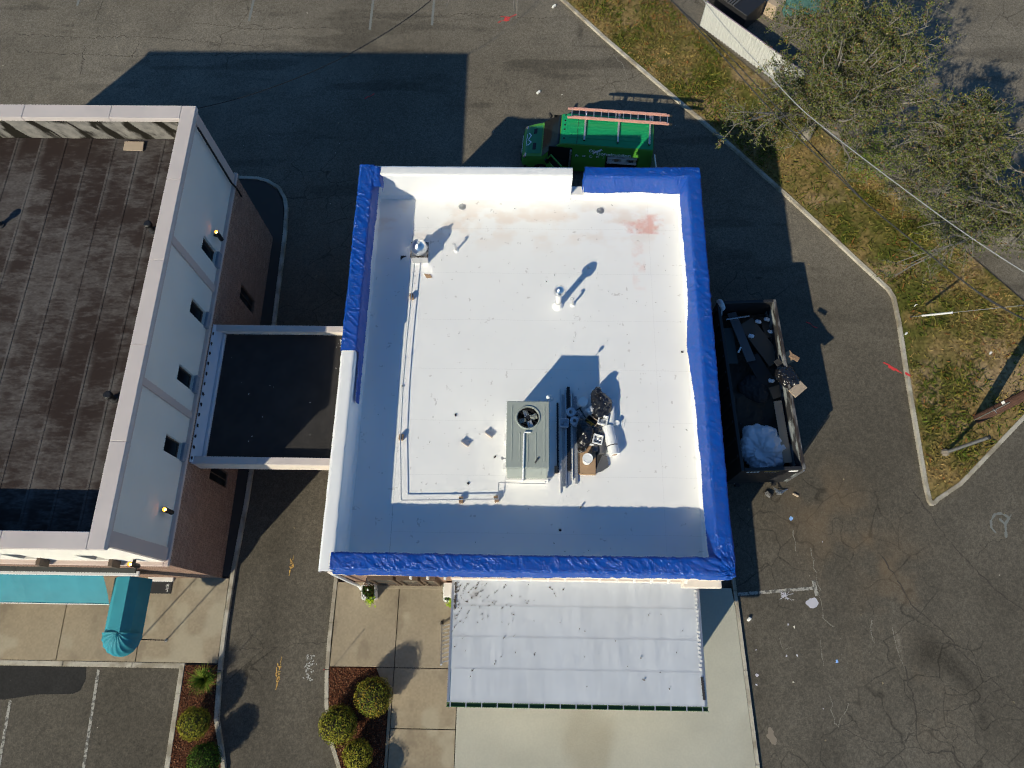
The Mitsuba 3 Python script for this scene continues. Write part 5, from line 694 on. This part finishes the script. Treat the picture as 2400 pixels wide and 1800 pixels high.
def tuft(name, x, y, lb):
    rg = np.random.default_rng(9); k = thing(name, lb, 'ornamental grass'); F, V, Cc, b = [], [], [], 0
    for i in range(620):
        a = rg.uniform(0, 6.283); L = rg.uniform(.5, .95); lean = rg.uniform(.25, 1.); w = rg.uniform(.008, .015); d = np.array([math.cos(a), math.sin(a)]); s = np.linspace(0, 1, 5); r0 = rg.uniform(0, .1)
        hz = L*(s*(1-.25*lean)-.42*lean*s**2.2)+.1; ho = r0+L*.62*lean*s**1.5; c = np.array([(.10, .17, .025), (.20, .25, .04), (.05, .10, .015), (.32, .30, .07)][rg.choice(4, p=[.4, .3, .2, .1])])*rg.uniform(.7, 1.3)
        for q in range(5): ww = w*(1-.85*s[q]); V += [(x+d[0]*ho[q]-d[1]*ww, y+d[1]*ho[q]+d[0]*ww, hz[q]), (x+d[0]*ho[q]+d[1]*ww, y+d[1]*ho[q]-d[0]*ww, hz[q])]; Cc += [c*(.8+.4*s[q])]*2
        for q in range(4): F += [(b+2*q, b+2*q+1, b+2*q+3), (b+2*q, b+2*q+3, b+2*q+2)]
        b += 10
    part(k, 'blades', trimesh.Trimesh(V, F, process=False), 'leafy', color=np.array(Cc), kind='stuff'); part(k, 'crown', crumple(hull([(x, y, .12)], .12, .04), .03, 8), 'twig_dark')
tuft('grass_clump', -10.52, -1.05, 'spiky green grass clump at the top of the narrow bed by the parking bays')
def planter(x, y, lb, seed, flowers):
    rg = np.random.default_rng(seed); k = thing('planter', lb, 'planter', 'white planters by the shop front'); h = .5
    part(k, 'pot', place(holes(bx(-.24, .24, -.24, .24, .12, .12+h, .02), [bx(-.20, .20, -.20, .20, .3, 1)]), (x, y, 0), 6), 'white_plastic'); part(k, 'soil', place(bx(-.2, .2, -.2, .2, .3, .55), (x, y, 0), 6), 'mulch')
    n = 420; d = unit(n, rg); d[:, 2] = abs(d[:, 2]); C = np.array([x, y, .60])+d*rg.uniform(.12, .3, (n, 1))*[1, 1, 1.1]; c = np.array([.03, .06, .015])*rg.uniform(.5, 1.8, (n, 1)); part(k, 'foliage', quads(C, d+.6*unit(n, rg), unit(n, rg), .03, .07), 'leafy', color=np.repeat(c, 4, 0), kind='stuff')
    n = 130; C = np.array([x+.08, y-.30, .62])+rg.normal(0, .075, (n, 3)); c = np.array([.42, .60, .03])*rg.uniform(.6, 1.2, (n, 1)); part(k, 'lime_foliage', quads(C, unit(n, rg)+[0, 0, .8], unit(n, rg)+[0, -.8, 0], .04, .11), 'leafy', color=np.repeat(c, 4, 0), kind='stuff')
    for dx, dy in flowers: part(k, 'flower', cat_([quads(np.array([[x+dx, y+dy, .93]]*5), np.array([[math.cos(a)*.4, math.sin(a)*.4, 1] for a in np.arange(5)*1.257]), np.array([[math.cos(a), math.sin(a), 0] for a in np.arange(5)*1.257]), .06, .09), trimesh.creation.icosphere(1, .028).apply_translation([x+dx, y+dy, .94])]), 'paper')
planter(-5.18, 1.88, 'white square planter with dark leaves, white flowers and lime foliage by the downspout', 2, [(.04, .03), (-.08, -.16), (-.12, -.22), (-.02, -.22)]); planter(-2.36, 1.86, 'white planter half hidden by the left edge of the silver canopy', 5, [(.05, -.05), (.06, -.15)])
k = thing('aluminium_ladder', 'aluminium ladder with black feet leaning against the left edge of the silver canopy', 'ladder'); b0, b1 = np.array([-2.44, .92, .15]), np.array([-2.16, -.35, 2.75])
ax = np.array([.20, .05, 0.])
for s in (-1, 1): part(k, 'rail', tube([b0+ax*s, b1+ax*s*.9], .032, 6), 'aluminium'); part(k, 'foot', hull([b0+ax*s, b0+ax*s+[0, .06, 0]], .05), 'rubber')
for t in np.linspace(.06, .95, 10): part(k, 'rung', cyl(b0+(b1-b0)*t-ax, b0+(b1-b0)*t+ax, .018, n=7), 'aluminium')
# markers, posts, pole, wires
for x, y, tx, lb in ((-10.07, -.74, -.0, 'thin dark marker stake at the kerb by the spiky grass clump'), (-6.31, -.64, 0, 'thin dark marker stake at the corner of the mulch bed by the tan pavement')): k = thing('marker_stake', lb, 'stake', 'marker stakes by the kerbs'); part(k, 'rod', cyl((x, y, .05), (x+tx, y, 1.15), .011, n=7), 'black'); part(k, 'cap', cyl((x+tx, y, 1.1), (x+tx, y, 1.17), .016, n=7), 'red_tape')
k = thing('leaning_post', 'grey steel post leaning towards the utility pole near the grass tip', 'post'); part(k, 'tube', cyl((15.84, 7.24, .05), (16.68, 7.45, 1.5), .065, n=14), 'steel_dark', smooth=40); part(k, 'cap', cyl((16.67, 7.447, 1.48), (16.70, 7.455, 1.53), .075, n=14), 'black'); part(k, 'foot', crumple(hull([(15.84, 7.24, .1)], .13, .05), .03, 9), 'soil_blot')
UP = thing('utility_pole', 'brown wooden utility pole rising at the right edge of the frame', 'utility pole'); pb = np.array([17.36, 8.60, .0]); pt = np.array([17.5, 8.66, 11.])
part(UP, 'timber', tube([pb, pb+(pt-pb)*.5, pt], [.185, .165, .13], 22), 'pole_wood', smooth=50); part(UP, 'ground_wire_guard', tube([pb+[-.17, -.07, .05], pb+[-.16, -.07, 2.2]], .022, 6), 'galv'); part(UP, 'tag', ob((.012, .10, .16), pb+[-.175, .02, 1.9], 20), 'paper'); part(UP, 'bracket', cat_([tube([pb+[-.15, -.1, 1.45], pb+[-.32, -.16, 1.5]], .015, 6), tube([pb+[-.25, -.05, 1.4], pb+[-.25, -.25, 1.55]], .012, 6)]), 'galv')
part(UP, 'cross_arm', ob((.1, 2.4, .12), pb+(pt-pb)*.93, 48), 'pole_wood')
single('grass_tuft', blades(2, 1)[0], 'leafy', color=np.zeros((len(blades(2, 1)[0].vertices), 3))) if False else None
GW = thing('guy_wire', 'guy wire with a white plastic guard anchored in the verge by the kerb bend', 'guy wire'); g0, g1 = np.array([15.54, 12.84, .1]), np.array([17.46, 8.8, 9.5])
gd_ = np.array([1.47, -.63, 1.9]); gp = [g0+gd_*t for t in (0, .5, 1, 2, 3)]
part(GW, 'cable', tube([g0, g0+(np.array([17.45, 8.9, 10.2])-g0)], .010, 6), 'wire_grey'); u_ = (np.array([17.45, 8.9, 10.2])-g0); part(GW, 'guard', cyl(g0+u_*.06, g0+u_*.20, .04, n=12), 'white_plastic'); part(GW, 'anchor', cyl(g0-[0, 0, .1], g0+u_*.012, .02, n=8), 'rusty')
single('white_stick', tube([(15.75, 13.28, .12), (15.82, 13.36, .16), (15.9, 13.38, .12)], .022, 6), 'paper', 'short curved white scrap lying in the grass by the guy wire', 'scrap')
def cable(P, r, m, lb):
    from scipy.interpolate import PchipInterpolator
    P = np.array(P); o = np.argsort(P[:, 0]); P = P[o]; f = PchipInterpolator(P[:, 0], P[:, 1:]); x = np.linspace(P[0, 0], P[-1, 0], 60); return single('overhead_cable', tube(np.c_[x, f(x)], r, 6), m, lb, 'cable')
cable([(17.4, 8.6, 6.6), (15.94, 10.05, 5.6), (14.27, 11.84, 5.25), (11.99, 14.27, 5.3), (10.33, 16.03, 5.61), (8.53, 17.97, 6.03), (7., 19.59, 6.59), (5.51, 21.18, 7.09), (2, 25, 8.2), (-3, 30.3, 9.6)], .022, 'wire', 'black overhead cable nearest the white roofed building, over the verge')
cable([(17.5, 8.7, 6.5), (15., 11.45, 4.95), (12.21, 14.54, 4.9), (10.9, 15.94, 5.26), (9.01, 17.97, 5.84), (6.93, 20.19, 6.49), (5.21, 22.03, 6.84), (2, 25.5, 7.9), (-3, 30.8, 9.3)], .020, 'wire', 'black overhead cable, the middle one of three above the verge')
cable([(17.6, 9.2, 6.9), (15.68, 11.41, 6.33), (15.12, 12.05, 6.19), (13.61, 13.78, 5.95), (10.07, 17.82, 5.75), (8.65, 19.44, 6.05), (6.85, 21.48, 6.62), (6.37, 22.04, 6.84), (2, 27.1, 8.2), (-3, 33, 10)], .017, 'wire_pale', 'pale grey overhead cable running past the trees')
cable([(-11., 16.2, 7.7), (-9.3, 17.6, 6.9), (-6.1, 21.0, 5.6), (-3.74, 24.02, 5.0), (-2.2, 26.2, 4.9), (2, 31.5, 5.6)], .016, 'wire', 'black overhead cable crossing the parking lot to the brown roofed building')
# white fence and bins behind it
WF = thing('white_fence', 'white corrugated fence panel at the top of the frame beside the trees', 'fence'); fa, fb = np.array([8.27, 28.05]), np.array([12.3, 23.9]); fl = np.linalg.norm(fb-fa); fd = (fb-fa)/fl; fn = np.array([-fd[1], fd[0]])*-1
n = int(fl/.0225); s = np.linspace(0, fl, n); off = .018*np.sign(np.sin(s*2*np.pi/.18))*np.clip(abs(np.sin(s*2*np.pi/.18))*3, 0, 1); q = fa+fd*s[:, None]+fn*off[:, None]
v = np.vstack([np.c_[q, np.full(n, .04)], np.c_[q, np.full(n, 1.40)]]); i = np.arange(n-1); part(WF, 'panel', trimesh.Trimesh(v, np.vstack([np.stack([i, i+1, i+1+n], 1), np.stack([i, i+1+n, i+n], 1)]), process=False), 'fence_white')
for t in np.arange(0, fl+.01, fl/2): c_ = fa+fd*t-fn*.06; part(WF, 'post', bx(c_[0]-.04, c_[0]+.04, c_[1]-.04, c_[1]+.04, 0, 1.36), 'galv')
part(WF, 'top_cap', tube([(*fa, 1.405), (*fb, 1.405)], .022, 6), 'violet_trim')
SB = thing('dark_bin', 'dark ribbed metal bin behind the white fence at the top of the frame', 'bin'); part(SB, 'body', place(bx(-1.1, 1.1, -.7, .7, 0, 1.0, .02), (9.9, 28.9, 0), -45), 'bin_black'); 
for t in np.arange(-.95, .3, .13): part(SB, 'lid_rib', place(bx(t, t+.05, -.68, .68, 1.0, 1.05), (9.9, 28.9, 0), -45), 'steel_dark')
single('board_stack', place(cat_([bx(-.9, .9, -.35, .35, 0, .7, .01)]), (11.35, 29.35, 0), -45), 'tan_board', 'tan board stack behind the dark bin at the top of the frame', 'boards'); k = thing('teal_bin', 'teal metal bin under the trees at the top of the frame', 'bin'); part(k, 'body', place(bx(-1.2, 1.2, -.8, .8, 0, 1.2, .03), (13.4, 29.6, 0), 8), 'teal_metal'); part(k, 'lid', place(bx(-1.22, 1.22, -.82, .82, 1.2, 1.26, .02), (13.4, 29.6, 0), 8), 'galv')
# trees
def tree(name, lb, base, tg, seed, nsub=8, ntw=6, nleaf=10, rt=.16, fork=1.3, cols=None, lsz=(.075, .125), drop=.0, bark='bark', spread=1.):
    rg = np.random.default_rng(seed); k = thing(name, lb, 'tree'); base = np.array(base, float); fk = base+[rg.normal(0, .15), rg.normal(0, .15), fork]
    part(k, 'trunk', tube([base-[0, 0, .1], base+[.03, .02, .3], fk], [rt*1.35, rt, rt*.8], 12), bark, smooth=50); tw, L = [], []
    for t in tg:
        t = np.array(t, float); s = np.linspace(0, 1, 9); d = t-fk; mid = fk+d*.45+[0, 0, .25*np.linalg.norm(d[:2])*.5] + rg.normal(0, .22, 3); P = ((1-s)**2)[:, None]*fk+(2*s*(1-s))[:, None]*mid+(s**2)[:, None]*t + rg.normal(0, .05, (9, 3))*np.sin(s*np.pi)[:, None]
        ln = np.linalg.norm(d); r0 = rt*.42*min(1, ln/4+.3); part(k, 'limb', tube(P, r0*(1-s)**.8+.010, 7), bark, smooth=60)
        for _ in range(nsub):
            q = rg.uniform(.38, 1); i = min(7, int(q*8)); p0 = P[i]+(P[i+1]-P[i])*(q*8-i); dr_ = (P[i+1]-P[i]); dr_ /= np.linalg.norm(dr_)+1e-9; e = rg.normal(size=3); e[2] = e[2]*.55+.1-drop; e = e/np.linalg.norm(e)+dr_*.6; e /= np.linalg.norm(e); l = rg.uniform(.5, 1.25)*spread; p1 = p0+e*l*.55+rg.normal(0, .08, 3); p2 = p0+e*l+rg.normal(0, .14, 3)+[0, 0, -.10]
            tw.append(tube([p0, p1, p2], [.014, .010, .005], 5, False))
            for _ in range(ntw):
                z = rg.uniform(.25, 1); a = p0+(p2-p0)*z if z > .5 else p0+(p1-p0)*z*2; b = a+(rg.normal(size=3)*[1, 1, .6]*.24+e*.14)*spread; tw.append(tube([a, (a+b)/2+rg.normal(0, .03, 3), b], [.007, .005, .003], 4, False)); m_ = rg.poisson(nleaf)
                if m_: L.append(a+(b-a)*rg.uniform(.1, 1.1, (m_, 1))+rg.normal(0, .055, (m_, 3)))
    part(k, 'twigs', cat_(tw), 'twig_pale', kind='stuff')
    C = np.vstack(L); n = len(C); N = unit(n, rg)*.75+[0, 0, .6]; N /= np.linalg.norm(N, axis=1, keepdims=True); cols = cols or [(.115, .135, .035), (.075, .10, .028), (.17, .165, .05), (.20, .10, .045), (.22, .20, .13)]
    g = meshkit.fbm(C*.7+seed, 3, seed)[:, None]; c = np.array(cols)[rg.choice(len(cols), n, p=[.36, .30, .18, .08, .08])]*rg.uniform(.6, 1.35, (n, 1))*(.75+.5*g)
    part(k, 'crown', quads(C, N, unit(n, rg), rg.uniform(lsz[0]*.40, lsz[0]*.72, n), rg.uniform(lsz[0], lsz[1], n)), 'leafy', color=np.repeat(c, 4, 0), kind='stuff')
def cloud(c, r, n, seed, zr=(.55, 1.)):
    rg = np.random.default_rng(seed); out = []
    while len(out) < n:
        q = rg.uniform(-1, 1, 3)
        if .18 < (q**2).sum() < 1 and all(np.linalg.norm((np.array(c)+q*r-o)/r) > .32 for o in out[-40:]): out.append(np.array(c)+q*r)
    return out
TA = cloud((12.4, 20.9, 4.6), np.array([3.4, 2.3, 1.2]), 30, 3) + [(7.7, 18.7, 4.2), (8.2, 19.2, 4.4), (8.6, 18.6, 4.0), (9.3, 20.4, 4.6), (10.6, 19.0, 3.4), (12.6, 17.9, 3.2)]
tree('broad_tree', 'broad sparse olive leaved tree with pale forked limbs rising behind the verge', (12.45, 21.6, 0), TA, 31, 11, 7, 13, .2, 1.2)
tree('broad_tree', 'olive leaved tree at the top of the frame beside the white fence', (13.9, 24.6, 0), cloud((13.0, 23.0, 4.7), np.array([3.0, 2.0, 1.3]), 26, 5), 33, 11, 7, 14, .18, 1.6)
tree('broad_tree', 'grey green tree at the right edge above the pale cable', (18.2, 19.9, 0), cloud((16.6, 18.2, 3.9), np.array([2.9, 2.3, 1.1]), 27, 8) + [(14.0, 18.3, 3.6), (14.6, 17.2, 3.6), (15.4, 16.2, 3.4)], 35, 10, 7, 12, .2, 1.4)
tree('broad_tree', 'twiggy tree leaning over the verge at the right frame edge', (20.0, 16.4, 0), cloud((17.1, 15.5, 3.2), np.array([2.4, 1.6, .9]), 20, 9) + [(13.35, 12.9, 3.2), (13.5, 13.4, 3.4), (13.9, 13.3, 3.5), (15.2, 14.4, 3.4), (14.6, 15.0, 3.2)], 37, 9, 6, 10, .18, 1.2)
tree('bushy_sapling', 'bright green bushy sapling growing by the edge of the far lot below the broad tree', (14.4, 19.9, 0), cloud((14.5, 19.6, 1.9), np.array([1.0, .8, .8]), 9, 11), 39, 8, 6, 13, .06, .5, [(.13, .20, .03), (.09, .15, .025), (.18, .22, .04), (.2, .16, .04), (.22, .24, .08)], (.06, .11))
tree('bushy_sapling', 'yellow green bushy sapling beside the pale cable near the right frame edge', (17.3, 17.0, 0), cloud((17.2, 16.8, 1.7), np.array([1.1, .8, .7]), 8, 12), 41, 8, 6, 11, .06, .5, [(.15, .18, .03), (.10, .14, .025), (.2, .2, .05), (.2, .13, .04), (.24, .22, .10)], (.06, .11))
tree('bushy_sapling', 'low dark green bush under the trees halfway along the verge', (16.0, 18.4, 0), cloud((15.9, 18.3, 1.3), np.array([1.0, .8, .55]), 8, 13), 43, 7, 6, 10, .05, .4, None, (.06, .11))
tree('street_tree', 'tree beyond the top edge whose leafy branch tips hang into the frame', (-.5, 33.5, 0), [(-3.15, 23.6, 5.0), (-.45, 23.3, 5.2), (-.35, 23.0, 5.1), (-1.3, 24.6, 5.6), (-2.2, 27, 5.8), (.8, 27, 5.6)], 45, 2, 4, 10, .2, 2.4, [(.10, .17, .03), (.07, .12, .025), (.14, .20, .04), (.2, .2, .05), (.2, .22, .08)], spread=.45)
